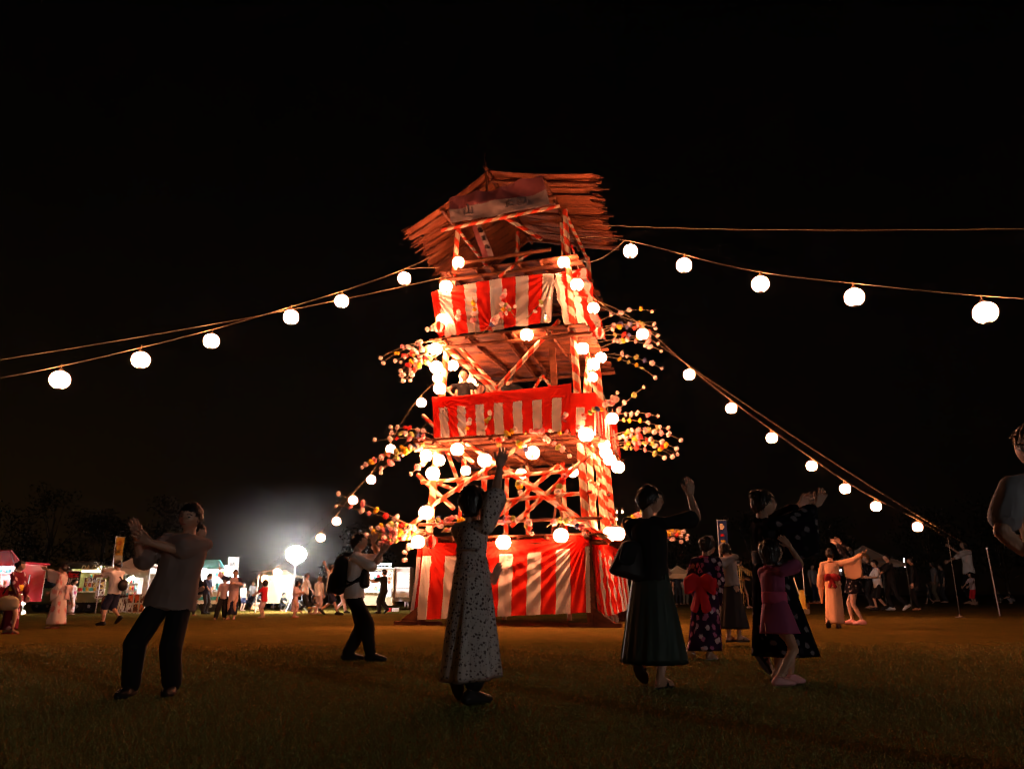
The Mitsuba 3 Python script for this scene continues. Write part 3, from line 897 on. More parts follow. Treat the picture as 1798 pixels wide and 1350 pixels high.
# bare bulbs
_bulb = lathe([(0.012, 0.075), (0.016, 0.05), (0.02, 0.035), (0.034, 0.0), (0.03, -0.025), (0.012, -0.042)], 10)
for px, py, face, o, lab in ((958, 557, 'f', .45, 'bare bulb glowing under the right end of the upper curtain'), (984, 689, 'f', -.3, 'small bare bulb just above the second deck curtain'),
                             (1083, 899, 's', .4, 'left bulb of the bare pair right of the lowest deck'), (1093, 899, 's', .5, 'right bulb of the bare pair right of the lowest deck'),
                             (1083, 911, 's', .45, 'bare bulb under the pair right of the lowest deck')):
    c = front(px, py, o) if face == 'f' else side(px, py, o)
    key = thing('bare_bulb', lab, 'light bulb')
    part(key, 'glass', (_bulb[0] + c, _bulb[1]), 'lamp_glass', True, light=LANTERN * 2.2)
    part(key, 'socket', lathe([(0.022, 0.07), (0.026, 0.08), (0.026, 0.13), (0.012, 0.14)], 10, c), 'black_ring', 40)

# ------------------------------------------------------------------ sprays of paper flowers
def _flower(seed):
    r = np.random.default_rng(seed)
    s = trimesh.creation.icosphere(2, 1.0)
    v = np.array(s.vertices)
    az = np.arctan2(v[:, 1], v[:, 0])
    ruf = 1 + 0.22 * np.sin(az * 6 + 4 * v[:, 2] + r.random() * 6) * np.sqrt(np.clip(1 - v[:, 2] ** 2, 0, 1)) + 0.25 * (meshkit.noise(v * 2.6 + seed * 3.1, seed) - 0.5)
    v = v * ruf[:, None] * V(1.0, 1.0, 0.72)
    v[:, 2] -= 0.25 * np.exp(-(v[:, 0] ** 2 + v[:, 1] ** 2) * 5) * (v[:, 2] > 0)
    return v, np.array(s.faces)


FLOWERS = [{c: mikit.ply(_flower(s), 'paper_' + c, smooth=True) for c in PAPERS} for s in range(4)]
frng = np.random.default_rng(77)


def rot_to(d):
    """Rotation that turns z to d."""
    d = unit(d)
    x = unit(np.cross(V(0.3, 1, 0.2), d))
    m = np.eye(4)
    m[:3, 0], m[:3, 1], m[:3, 2] = x, np.cross(d, x), d
    return T4(m.tolist())


def spray(p, q, arch, n, label, group, r=0.080, cols=None, start=0.24, end_bud=True):
    key = thing('flower_spray', label, 'paper flowers', group)
    mid = (np.asarray(p) + np.asarray(q)) / 2 + V(0, 0, arch + .10) + frng.normal(0, .05, 3)
    pts = bend(p, q, mid, 12)
    part(key, 'stem', tube(pts, np.linspace(0.014, 0.006, 12), 5), 'cable', True)
    names = list(PAPERS)
    wts = V(.33, .25, .10, .15, .09, .08)
    for i in range(n):
        t = start + (1 - start) * (i + 0.25 + 0.5 * frng.random()) / n if i < n - 1 or not end_bud else 1.0
        k = min(10, int(t * 11))
        c = pts[k] + (pts[min(11, k + 1)] - pts[k]) * (t * 11 - k)
        d = unit(pts[k + 1] - pts[k]) + frng.normal(0, .5, 3)
        col = cols[i % len(cols)] if cols else (names[frng.choice(6, p=wts)] if i < n - 1 else 'white')
        rr = r * (0.8 + 0.45 * frng.random()) * (0.75 if i == n - 1 and end_bud else 1)
        m = T4().translate([float(x) for x in c + frng.normal(0, .022, 3)]) @ rot_to(d) @ T4().scale([float(rr), float(rr), float(rr * (1.35 if i == n - 1 else 1))])
        copy_part(key, 'flower', FLOWERS[int(frng.integers(4))][col], m)


# (root pixel, tip pixel, arch, flowers, outward offset at the tip) by cluster
CL = {
    'upper right': ('s', [(1043, 570, 1145, 546, .18, 4, 1.2), (1045, 578, 1152, 575, .2, 5, 1.4), (1045, 582, 1158, 587, .3, 6, .9), (1047, 592, 1155, 604, .3, 5, 1.3), (1048, 602, 1162, 616, .35, 6, 1.0), (1050, 612, 1140, 590, .1, 4, .8),
                          (1060, 622, 1164, 648, .25, 5, 1.2), (1062, 626, 1150, 662, .2, 4, 1.5), (1045, 590, 1150, 566, .15, 4, 1.1)]),
    'middle right': ('s', [(1062, 745, 1130, 680, .05, 3, 1.0), (1062, 735, 1158, 732, .25, 4, 1.3), (1060, 742, 1157, 748, .15, 4, 1.2), (1062, 770, 1196, 772, .45, 7, 1.4), (1062, 775, 1190, 788, .40, 7, 1.1),
                           (1064, 782, 1180, 800, .35, 6, 1.3), (1066, 790, 1168, 803, .25, 5, 1.5), (1066, 780, 1172, 752, .1, 6, .9), (1040, 735, 1085, 690, .0, 4, .7), (1064, 788, 1188, 797, .35, 5, 1.0), (1062, 778, 1160, 776, .3, 6, 1.2)]),
    'upper left': ('f', [(775, 598, 670, 637, .22, 3, .9), (775, 610, 694, 634, .18, 5, .7), (770, 615, 702, 652, .2, 5, .8), (768, 625, 710, 668, .2, 5, .6), (770, 620, 706, 660, .15, 5, .5), (780, 575, 752, 577, .0, 3, .5)]),
    'middle left': ('f', [(772, 775, 657, 775, .1, 4, .9), (770, 768, 686, 752, .12, 5, .7), (765, 782, 636, 822, .3, 7, .9), (765, 790, 640, 815, .3, 7, .7), (765, 785, 668, 828, .3, 6, .6), (762, 792, 722, 832, .0, 4, .5), (770, 778, 690, 760, .1, 5, .6), (768, 784, 672, 822, .3, 6, .8)]),
    'lowest left': ('f', [(735, 925, 590, 886, -.05, 5, .7), (750, 935, 642, 938, .08, 7, .9), (745, 940, 640, 945, .1, 7, .7), (740, 945, 655, 962, .1, 6, .8), (740, 940, 670, 958, .1, 7, .6), (745, 932, 665, 927, .1, 6, .8), (742, 950, 710, 968, .0, 3, .5), (748, 938, 690, 940, .05, 6, .7)]),
    'lowest right': ('s', [(1090, 925, 1200, 932, .15, 7, 1.2), (1090, 930, 1208, 940, .1, 7, 1.0), (1088, 935, 1195, 950, .1, 7, 1.3), (1090, 928, 1165, 912, .1, 6, .8), (1085, 935, 1205, 945, .12, 7, .8), (1090, 920, 1150, 905, .05, 6, .6)]),
}
tw = np.random.default_rng(31)
for nm, (face, rows) in CL.items():
    if nm in ('lowest left', 'lowest right', 'upper left'):      # fuller bunches: a second, slightly bent spray beside each
        for r_ in list(rows):
            k = .80 + .24 * tw.random()
            rows.append((r_[0] + tw.normal(0, 3), r_[1] + tw.normal(0, 4), r_[0] + (r_[2] - r_[0]) * k, r_[3] + tw.normal(0, 9), r_[4] + .15 * tw.random(), max(2, r_[5] - 2), r_[6] + .3 * tw.normal()))
    P_ = front if face == 'f' else side
    rank = {r_: i for i, r_ in enumerate(sorted(rows, key=lambda r_: r_[3]))}
    for row in rows:
        x0, y0, x1, y1, ar, n, o = row
        p = P_(x0, y0, .25)
        q = at(x1, y1, p[1] + (0.15 - o * 0.5))
        spray(p, q, ar, n + 1, f'{ORD[rank[row]]} paper flower spray from the top in the {nm} bunch of the tower', f'paper flower sprays, {nm}')
# short upright sprays and rows in front of the curtains and rails
FR = {
    'before the upper curtain': [(835, 590, 830, 520, 5), (880, 570, 886, 510, 6), (905, 560, 882, 532, 5), (925, 560, 962, 524, 4), (866, 583, 872, 555, 5), (845, 588, 905, 540, 4), (800, 575, 806, 548, 4)],
    'before the second deck curtain': [(820, 772, 826, 738, 3), (848, 772, 860, 725, 5), (985, 760, 992, 730, 4), (880, 778, 905, 752, 5), (905, 768, 965, 756, 5), (940, 762, 998, 798, 6), (960, 770, 1036, 750, 4), (905, 775, 935, 800, 5), (1010, 745, 1060, 712, 5), (870, 775, 880, 790, 4), (1060, 720, 1085, 698, 4)],
    'along the lowest deck rail': [(755, 930, 800, 910, 6), (775, 935, 800, 945, 5), (870, 925, 905, 912, 6), (920, 925, 934, 935, 4), (925, 930, 930, 918, 4), (960, 925, 1000, 918, 6), (985, 915, 1025, 935, 6), (845, 930, 872, 915, 6), (795, 930, 815, 922, 5), (1000, 825, 975, 885, 5), (905, 850, 915, 865, 4), (760, 915, 775, 925, 5)],
}
for nm, rows in FR.items():
    rank = {r_: i for i, r_ in enumerate(sorted(rows, key=lambda r_: r_[2]))}
    for row in rows:
        x0, y0, x1, y1, n = row
        p, q = front(x0, y0, .40), front(x1, y1, .62)
        spray(p, q, .12, n, f'{ORD[rank[row]]} from the left of the short paper flower sprays {nm}', f'short flower sprays {nm}', start=.25, r=.080)
# ------------------------------------------------------------------ people
M = m3.Manifold
UNIT_BALL = {n: M.sphere(1.0, n) for n in (8, 12, 16, 24)}


def S(c, r, n=8):
    return UNIT_BALL[n].transform([[r, 0, 0, c[0]], [0, r, 0, c[1]], [0, 0, r, c[2]]])


def ell(c, rad, ax, n=16):
    m = np.c_[(np.asarray(ax) * np.asarray(rad)[:, None]).T, np.asarray(c)]
    return UNIT_BALL[n].transform(m.tolist())


def bone(p, q, a, b, n=8):
    return M.batch_hull([S(p, a, n), S(q, b, n)])


def union(ms):
    return M.batch_boolean(ms, m3.OpType.Add)


def to_arrays(m):
    k = m.to_mesh()
    return np.array(k.vert_properties[:, :3], float), np.array(k.tri_verts, int)


def from_arrays(v, f):
    return M(m3.Mesh(vert_properties=np.ascontiguousarray(v, np.float32), tri_verts=np.ascontiguousarray(f, np.uint32)))


def soften(m, edge, rounds=10, fold=0.0, freq=6.0, seed=0, stretch=(1, 1, 0.45)):
    v, f = to_arrays(m.refine_to_length(edge))
    t = trimesh.Trimesh(v, f, process=False)
    if rounds:
        trimesh.smoothing.filter_taubin(t, lamb=0.5, nu=0.52, iterations=rounds)
    if fold:
        nz = meshkit.fbm(np.array(t.vertices) * freq * np.asarray(stretch), 3, seed) - 0.5
        t.vertices = np.array(t.vertices) + np.array(t.vertex_normals) * (nz * 2 * fold)[:, None]
    return np.array(t.vertices), np.array(t.faces)


def ik(a, b, la, lb, pole):
    d = b - a
    L = np.linalg.norm(d)
    u = d / max(L, 1e-6)
    L = min(max(L, abs(la - lb) + 1e-3), (la + lb) * 0.998)
    x = (la * la - lb * lb + L * L) / (2 * L)
    h = math.sqrt(max(la * la - x * x, 0))
    pv = np.asarray(pole) - u * (np.asarray(pole) @ u)
    return a + u * x + unit(pv) * h, a + u * L


def head_mesh(sub=3):
    s = trimesh.creation.icosphere(sub, 1.0)
    d = np.array(s.vertices)
    x, y, z = d.T
    r = np.ones(len(d))
    v = d * V(0.74, 0.90, 1.0)
    jaw = np.clip(-z - 0.05, 0, 1)
    v[:, 0] *= 1 - 0.42 * jaw ** 1.3
    v[:, 1] += np.where(y > 0, 0.10 * jaw, 0.26 * jaw) * (z < 0)                # chin forward, nape in
    front_ = np.exp(-((x / 0.16) ** 2)) * (y > 0)
    v[:, 1] += front_ * 0.20 * np.exp(-(((z + 0.16) / 0.13) ** 2))               # nose
    v[:, 1] += front_ * 0.07 * np.exp(-(((z - 0.02) / 0.14) ** 2))
    v[:, 1] += np.exp(-((x / 0.26) ** 2)) * (y > 0) * 0.06 * np.exp(-(((z + 0.50) / 0.10) ** 2))   # lips
    v[:, 1] -= (np.exp(-(((np.abs(x) - 0.34) / 0.16) ** 2)) * (y > 0) * 0.07 * np.exp(-(((z - 0.04) / 0.10) ** 2)))    # eye hollows
    v[:, 1] += (y > 0) * 0.04 * np.exp(-(((z - 0.22) / 0.08) ** 2)) * np.exp(-((x / 0.5) ** 2))
    return v, np.array(s.faces)


HEADS = {k: head_mesh(k) for k in (2, 3, 4)}


class Figure:
    pass


def skeleton(foot, top, yaw, pose, H=None, hs=1.0, Y=None):
    g = Figure()
    g.o = ground(*foot)
    g.o[2] = float(lawn_z(g.o[0], g.o[1]))
    g.H = H or (at(foot[0], top, g.o[1])[2] - g.o[2])
    H = g.H
    y = math.radians(yaw)
    g.fw, g.rt, g.up = V(math.sin(y), math.cos(y), 0), V(math.cos(y), -math.sin(y), 0), V(0, 0, 1)

    def loc(q):
        if isinstance(q[0], str):
            return at(q[1], q[2], g.o[1] + (q[3] if len(q) > 3 else 0))
        return g.o + H * (q[0] * g.rt + q[1] * g.fw + q[2] * g.up)

    g.loc = loc
    P = dict(pel=(0, 0, 0.515), lean=(0, 0), twist=0, head=(0, 0, 0), rh=(0.15, 0.05, 0.44), lh=(-0.15, 0.05, 0.44), re=(0.3, -0.6, -0.4), le=(-0.3, -0.6, -0.4),
             rf=(0.055, 0.0, 0.0), lf=(-0.055, 0.0, 0.0), rk=(0.1, 1, 0), lk=(-0.1, 1, 0))
    P.update(pose)
    g.pose = P
    g.pel = loc(P['pel'])
    g.sp = unit(P['lean'][0] * g.rt + P['lean'][1] * g.fw + g.up)
    tw = math.radians(P['twist'])
    srt = g.rt * math.cos(tw) - g.fw * math.sin(tw)
    g.srt = unit(srt - g.sp * (srt @ g.sp))
    g.sfw = np.cross(g.sp, g.srt)
    g.neck = g.pel + g.sp * 0.315 * H
    g.chest = g.pel + g.sp * 0.215 * H + g.sfw * 0.004 * H
    g.waist = g.pel + g.sp * 0.10 * H
    g.rs, g.ls = g.pel + g.sp * 0.292 * H + g.srt * 0.102 * H, g.pel + g.sp * 0.292 * H - g.srt * 0.102 * H
    hip = unit(g.rt - g.sp * (g.rt @ g.sp) * 0.3)
    g.rhip, g.lhip = g.pel + hip * 0.050 * H - g.up * 0.02 * H, g.pel - hip * 0.050 * H - g.up * 0.02 * H
    dirw = lambda q: q[0] * g.rt + q[1] * g.fw + q[2] * g.up
    g.dirw = dirw
    g.re, g.rw = ik(g.rs, loc(P['rh']), 0.168 * H, 0.145 * H, dirw(P['re']))
    g.le, g.lw = ik(g.ls, loc(P['lh']), 0.168 * H, 0.145 * H, dirw(P['le']))
    for s in 'rl':
        q = P[s + 'f']
        pix = isinstance(q[0], str)
        nums = list(q[4:]) if pix else list(q[3:])
        pitch, fy = (nums + [0, 0])[:2] if nums else (0, 0)
        a = loc(q[:4] if pix else q[:3])
        if pix:
            a = V(a[0], a[1], max(a[2], 0)) if pitch else V(a[0], a[1], g.o[2])
        w = y + math.radians(fy + (6 if s == 'r' else -6))
        f0 = V(math.sin(w), math.cos(w), 0)
        p = math.radians(pitch)
        d = f0 * math.cos(p) - g.up * math.sin(p)
        n = f0 * math.sin(p) + g.up * math.cos(p)
        toe_h = 0.0
        ank = a + n * 0.050 * H + (g.up * 0.115 * H * math.sin(p) - f0 * 0.02 * H * math.sin(p) if pitch > 0 else 0)
        hipj = g.rhip if s == 'r' else g.lhip
        knee, ank = ik(hipj, ank, 0.236 * H, 0.232 * H, dirw(P[s + 'k']))
        setattr(g, s + 'kn', knee)
        setattr(g, s + 'an', ank)
        setattr(g, s + 'fd', d)
        setattr(g, s + 'fn', n)
    hy, hp, ht = (math.radians(a) for a in P['head'])
    hx = g.rt * math.cos(hy) - g.fw * math.sin(hy)
    hf = g.fw * math.cos(hy) + g.rt * math.sin(hy)
    hz = unit(g.up * 0.6 + g.sp * 0.4)
    hf = unit(hf - hz * (hf @ hz))
    hx = np.cross(hf, hz)
    hf, hz = hf * math.cos(hp) + hz * math.sin(hp), hz * math.cos(hp) - hf * math.sin(hp)
    hx, hz = hx * math.cos(ht) - hz * math.sin(ht), hz * math.cos(ht) + hx * math.sin(ht)
    g.hax = np.array([hx, hf, hz])
    g.hr = 0.0685 * H * hs
    g.head = g.neck + hz * (0.035 * H + g.hr) + hf * 0.018 * H
    g.k = 1.0
    return g


def hand(w, d, n, s, H, curl=0.25, spread=0.16, nseg=8):
    """Palm, four fingers and a thumb. w wrist, d towards the fingers, n out of the palm, s towards the thumb."""
    L = 0.108 * H
    ms = []
    kn = [w + d * (0.47 - 0.03 * abs(i - 1.2)) * L + s * (0.17 - 0.115 * i) * L for i in range(4)]
    ms.append(M.batch_hull([S(w + s * 0.07 * L, 0.13 * L, nseg), S(w - s * 0.07 * L, 0.13 * L, nseg)] + [S(k, 0.082 * L, nseg) for k in (kn[0], kn[3])]))
    ms.append(M.batch_hull([S(k, 0.08 * L, nseg) for k in kn] + [S(w + d * 0.2 * L, 0.12 * L, nseg)]))
    for i, (k, ln) in enumerate(zip(kn, (0.40, 0.45, 0.41, 0.32))):
        side_ = s * (1.3 - i) * spread * 0.55
        a = unit(d + side_ + n * curl * 0.6)
        b = unit(d + side_ + n * curl * 1.7)
        c = unit(d + side_ + n * curl * 3.0)
        p1 = k + a * ln * 0.46 * L
        p2 = p1 + b * ln * 0.31 * L
        p3 = p2 + c * ln * 0.25 * L
        ms += [bone(k, p1, 0.068 * L, 0.06 * L, nseg), bone(p1, p2, 0.06 * L, 0.053 * L, nseg), bone(p2, p3, 0.053 * L, 0.044 * L, nseg)]
    t0 = w + d * 0.14 * L + s * 0.12 * L + n * 0.03 * L
    t1 = t0 + unit(d * 0.7 + s * 0.75 + n * 0.25) * 0.25 * L
    t2 = t1 + unit(d * 1.0 + s * 0.45 + n * 0.2) * 0.2 * L
    ms += [bone(t0, t1, 0.10 * L, 0.07 * L, nseg), bone(t1, t2, 0.07 * L, 0.052 * L, nseg)]
    return union(ms)


def body(g, fine):
    H, n = g.H, 12 if fine else 8
    ax = np.array([g.srt, g.sfw, g.sp])
    k = g.k
    ms = [M.batch_hull([ell(g.chest + g.sp * .035 * H, V(.083, .055, .06) * H, ax), ell(g.waist, V(.066, .050, .04) * H, ax)]),
          M.batch_hull([ell(g.waist, V(.066, .050, .04) * H, ax), ell(g.pel, V(.082, .060, .05) * H, ax)]),
          bone(g.neck - g.sp * .03 * H, g.head - g.hax[2] * .3 * g.hr - g.hax[1] * .25 * g.hr, .034 * H, .031 * H, n),
          M.batch_hull([S(g.neck - g.sp * .015 * H, .036 * H, n), S(g.rs, .028 * H, n)]), M.batch_hull([S(g.neck - g.sp * .015 * H, .036 * H, n), S(g.ls, .028 * H, n)])]
    for s in 'rl':
        sh, e, w = getattr(g, s + 's'), getattr(g, s + 'e'), getattr(g, s + 'w')
        hp, kn, an = getattr(g, s + 'hip'), getattr(g, s + 'kn'), getattr(g, s + 'an')
        fd, fn = getattr(g, s + 'fd'), getattr(g, s + 'fn')
        ms += [bone(sh, e, .029 * H, .023 * H, n), bone(e, e + (w - e) * .35, .023 * H, .024 * H, n), bone(e + (w - e) * .35, w, .024 * H, .0155 * H, n)]
        ms += [bone(hp, kn, .050 * H, .034 * H, n), bone(kn, kn + (an - kn) * .32, .032 * H, .034 * H, n), bone(kn + (an - kn) * .32, an, .034 * H, .020 * H, n)]
        ms += [M.batch_hull([S(an - fn * .026 * H - fd * .022 * H, .020 * H, n), S(an - fn * .030 * H + fd * .075 * H, .018 * H, n), S(an, .020 * H, n)]),
               M.batch_hull([S(an - fn * .030 * H + fd * .075 * H + np.cross(fd, fn) * .010 * H, .017 * H, n), S(an - fn * .030 * H + fd * .075 * H - np.cross(fd, fn) * .010 * H, .017 * H, n), S(an - fn * .036 * H + fd * .110 * H, .012 * H, n)])]
    v, f = soften(union(ms), (0.016 if fine else 0.030) * H, 8)
    core = from_arrays(v, f)
    hv, hf = HEADS[4 if fine == 2 else 3 if fine else 2]
    hm = from_arrays((hv * g.hr) @ g.hax + g.head, hf)
    extra = [hm]
    for sx in (-1, 1):
        extra.append(ell(g.head + (V(sx * .73, -.06, -.05) * g.hr) @ g.hax, V(.07, .15, .22) * g.hr, g.hax, 12))
    for s, sg in (('r', 1), ('l', -1)):
        e, w = getattr(g, s + 'e'), getattr(g, s + 'w')
        d = unit(w - e)
        if s + 'hd' in g.pose:
            d = unit(g.dirw(g.pose[s + 'hd']))
        nrm = g.dirw(g.pose.get(s + 'hn', (-sg * 0.9, 0.3, 0.0)))
        nrm = unit(nrm - d * (nrm @ d))
        th = np.cross(d, nrm) * sg
        extra.append(hand(w, d, nrm, th, H, g.pose.get(s + 'curl', 0.22), g.pose.get('spread', 0.16), 12 if fine else 8))
    if core.status() == m3.Error.NoError and not core.is_empty():
        m = union([core] + extra)
        v, f = to_arrays(m)
    else:
        v, f = cat((v, f), *[to_arrays(x) for x in extra])
    return v, f


def loft(levels, seg=44, cap=True):
    """Closed surface through rings; a level is (centre, x axis, y axis, rx, ry, fold depth, fold count, phase)."""
    th = np.linspace(0, 2 * np.pi, seg, endpoint=False)
    vs = []
    for c, x, y, rx, ry, fd, fc, ph in levels:
        r = 1 + fd * (np.sin(fc * th + ph) + 0.5 * np.sin((2 * fc - 3) * th + 2.1 * ph + 1))
        vs.append(np.asarray(c) + (r * np.cos(th) * rx)[:, None] * x + (r * np.sin(th) * ry)[:, None] * y)
    n = len(levels)
    v = np.vstack(vs)
    i, k = np.meshgrid(np.arange(n - 1), np.arange(seg), indexing='ij')
    a, b = (i * seg + k).ravel(), (i * seg + (k + 1) % seg).ravel()
    f = np.vstack([np.stack([a, b, b + seg], 1), np.stack([a, b + seg, a + seg], 1)])
    if cap:
        m = len(v)
        inner = np.asarray(levels[-1][0]) + (np.asarray(levels[-2][0]) - np.asarray(levels[-1][0])) * 1.2
        v = np.vstack([v, [levels[0][0]], [inner]])
        q = np.arange(seg)
        f = np.vstack([f, np.stack([(q + 1) % seg, q, q * 0 + m], 1), np.stack([m - seg + q, m - seg + (q + 1) % seg, q * 0 + m + 1], 1)])
    return v, f[:, ::-1] if False else f


def skirt_mesh(g, z0, z1, r0, r1, shift=(0, 0), folds=0.05, count=9, rows=16, seed=0, power=0.8, tilt=0.0, depth=1.0):
    """From height z0 to hem z1 (fractions of H), half widths r0 to r1."""
    H = g.H
    lv = []
    base = g.pel + g.sp * (z0 - 0.515) * H
    mid = (g.ran + g.lan) / 2
    hem = V(g.pel[0] * .55 + mid[0] * .45, g.pel[1] * .55 + mid[1] * .45, 0) + g.rt * shift[0] * H + g.fw * shift[1] * H
    for t in np.linspace(0, 1, rows):
        c = base * (1 - t) + V(hem[0], hem[1], g.o[2] + z1 * H) * t
        r = (r0 + (r1 - r0) * t ** power) * H
        ax2 = unit(g.fw - g.up * tilt * t)
        lv.append((c, g.rt, ax2, r, r * (0.72 + 0.28 * t) * depth, folds * t ** 0.7, count, seed + 0.6 * t))
    return loft(lv, 56)


def torso_cloth(g, loose, hem, fine, sleeve, sleeve_loose=1.5, collar=True, rounds=6, fold=.016, seed=0, cuff=None):
    H, n = g.H, 12
    ax = np.array([g.srt, g.sfw, g.sp])
    low = g.pel - g.sp * hem * H
    ms = [M.batch_hull([ell(g.chest + g.sp * .035 * H, V(.092, .066, .066) * H * loose, ax), ell(g.waist, V(.082, .066, .03) * H * loose, ax)]),
          M.batch_hull([ell(g.waist, V(.082, .066, .03) * H * loose, ax), ell(low, V(.096, .076, .012) * H * loose, ax)]),
          M.batch_hull([S(g.neck - g.sp * .018 * H, .041 * H, n), S(g.rs, .036 * H, n)]), M.batch_hull([S(g.neck - g.sp * .018 * H, .041 * H, n), S(g.ls, .036 * H, n)])]
    for s in 'rl':
        sh, e, w = getattr(g, s + 's'), getattr(g, s + 'e'), getattr(g, s + 'w')
        fr = sleeve
        if fr > 0:
            q = sh + (e - sh) * min(fr, 1)
            ms.append(bone(sh, q, .037 * H, .026 * H * sleeve_loose, n))
            if fr > 1:
                ms.append(bone(e, e + (w - e) * (fr - 1), .026 * H * sleeve_loose, (cuff or .021 * sleeve_loose) * H, n))
    return soften(union(ms), (0.014 if fine else 0.03) * H, rounds, fold * H, 10.0 / H, seed)


def sleeve_drop(g, s, length, fine, seed=0, width=0.6):
    """The hanging bag sleeve of a yukata."""
    H = g.H
    sh, e, w = getattr(g, s + 's'), getattr(g, s + 'e'), getattr(g, s + 'w')
    a, b = sh + (e - sh) * (1 - width) if width < 1 else sh, e + (w - e) * 0.72
    r = .030 * H
    dn = -g.up * length * H
    ms = [M.batch_hull([S(a, r, 12), S(e, r, 12), S(e + dn * .9, .012 * H), S(a + dn * .75, .012 * H)]),
          M.batch_hull([S(e, r, 12), S(b, r * .95, 12), S(b + dn, .012 * H), S(e + dn * .9, .012 * H)])]
    return soften(union(ms), (0.014 if fine else 0.03) * H, 4, .008 * H, 7 / H, seed)


def shoe_mesh(g, s, grow=1.0, sole=0.0):
    H, n = g.H, 12
    an, fd, fn = getattr(g, s + 'an'), getattr(g, s + 'fd'), getattr(g, s + 'fn')
    sd = np.cross(fd, fn)
    k = grow * H
    ms = [M.batch_hull([S(an - fn * .024 * H - fd * .024 * H, .027 * k, n), S(an - fn * .030 * H + fd * .075 * H + sd * .012 * H, .0225 * k, n), S(an - fn * .030 * H + fd * .075 * H - sd * .012 * H, .0225 * k, n),
                        S(an - fn * .034 * H + fd * .115 * H, .018 * k, n), S(an - fn * .004 * H, .028 * k, n)])]
    v, f = soften(union(ms), .012 * H, 3)
    # flat sole
    q = (v - an) @ fn
    v = v + fn * np.maximum(0, (-.050 * H - q))[:, None]
    return v, f


def sandal_mesh(g, s):
    H = g.H
    an, fd, fn = getattr(g, s + 'an'), getattr(g, s + 'fd'), getattr(g, s + 'fn')
    sd = np.cross(fd, fn)
    c = an - fn * .050 * H + fd * .035 * H
    th = np.linspace(0, 2 * np.pi, 20, endpoint=False)
    ring = c + (np.cos(th) * .085 * H)[:, None] * fd + (np.sin(th) * (.030 + .005 * np.cos(th)) * H)[:, None] * sd
    v = np.vstack([ring - fn * .008 * H, ring + fn * .008 * H, [c - fn * .008 * H], [c + fn * .008 * H]])
    q = np.arange(20)
    f = np.vstack([np.stack([q, (q + 1) % 20, 20 + (q + 1) % 20], 1), np.stack([q, 20 + (q + 1) % 20, 20 + q], 1), np.stack([(q + 1) % 20, q, q * 0 + 40], 1), np.stack([20 + q, 20 + (q + 1) % 20, q * 0 + 41], 1)])
    st = tube(bend(c + sd * .026 * H + fn * .004 * H, c - sd * .026 * H + fn * .004 * H, an + fd * .05 * H + fn * .03 * H, 8), .006 * H, 6)
    return cat((v, f), st[:2])


def hair_mesh(g, style, fine, seed=0):
    R, ax, c = g.hr, g.hax, g.head
    A = np.c_[(ax * R).T, c].tolist()
    B = lambda p, r, n=16: UNIT_BALL[n].transform([[r[0], 0, 0, p[0]], [0, r[1], 0, p[1]], [0, 0, r[2], p[2]]])
    blk = lambda x0, x1, y0, y1, z0, z1: M.cube([x1 - x0, y1 - y0, z1 - z0]).translate([x0, y0, z0])
    full = style in ('bob', 'long')
    k = 1.10 if full else 1.0
    m = B((0, -.08, .08), (.84 * k, 1.0, 1.08), 24)
    if full:
        dn = -.85 if style == 'bob' else -1.1
        m = union([m, M.batch_hull([B((0, -.12, .1), (.92, .88, .8)), B((0, -.24, dn), (.86, .60, .22))])])
        m = m - blk(-.60, .60, .12, 3, -3, .36) - blk(-2, 2, .46, 3, -3, .40)
    else:
        m = union([m, B((0, -.38, -.30), (.62, .52, .52))])                      # down the nape
        m = m.trim_by_plane([0, -.80, 1], -.16 if style != 'crop' else -.02)
        m = m - blk(-2, 2, .44, 3, -3, .42) - blk(-.64, .64, .20, 3, -3, .36) - blk(-3, 3, .16, 3, -3, .10)
        m = m - B((0, .30, -.42), (1.2, .34, .52), 16)
    if style == 'long':
        m = union([m, M.batch_hull([B((0, -.45, -.6), (.7, .4, .4)), B((0, -.55, -2.2), (.5, .25, .3))])])
    if style == 'bun':
        m = union([m, B((0, -1.0, .25), (.44, .42, .44))])
    if style == 'up':
        m = union([m, B((0, -.62, .72), (.52, .5, .45))])
    if style == 'pony':
        m = union([m, M.batch_hull([B((0, -1.0, .3), (.2, .2, .2)), B((0, -1.4, -.3), (.24, .22, .24))]), M.batch_hull([B((0, -1.4, -.3), (.24, .22, .24)), B((0, -1.2, -1.3), (.1, .1, .1))])])
    m = m.transform(A)
    v, f = soften(m, (.10 if fine else .22) * R, 3)
    t = trimesh.Trimesh(v, f, process=False)
    q = ((v - c) @ ax.T) / R
    nz = meshkit.noise(np.stack([np.arctan2(q[:, 0], q[:, 1]) * 13, q[:, 2] * 1.8, q[:, 1] * 2], -1), seed) - .5
    v = v + np.array(t.vertex_normals) * (nz * .13 * R)[:, None]
    if fine:                                                                       # loose strands that break the outline
        r, nr = np.random.default_rng(seed + 40), np.array(t.vertex_normals)
        out = []
        for i in r.integers(len(v), size=170):
            p, n = v[i], nr[i]
            down = -ax[2] + .5 * r.normal(0, 1, 3)
            d = unit(down - n * (down @ n))
            k = R * (.16 + .26 * r.random())
            out.append(tube([p - n * .05 * R, p + n * .035 * R + d * k * .5, p + n * (.03 + .05 * r.random()) * R + d * k], [.035 * R, .026 * R, .004 * R], 4, False)[:2])
        return cat((v, f), *out)
    return v, f


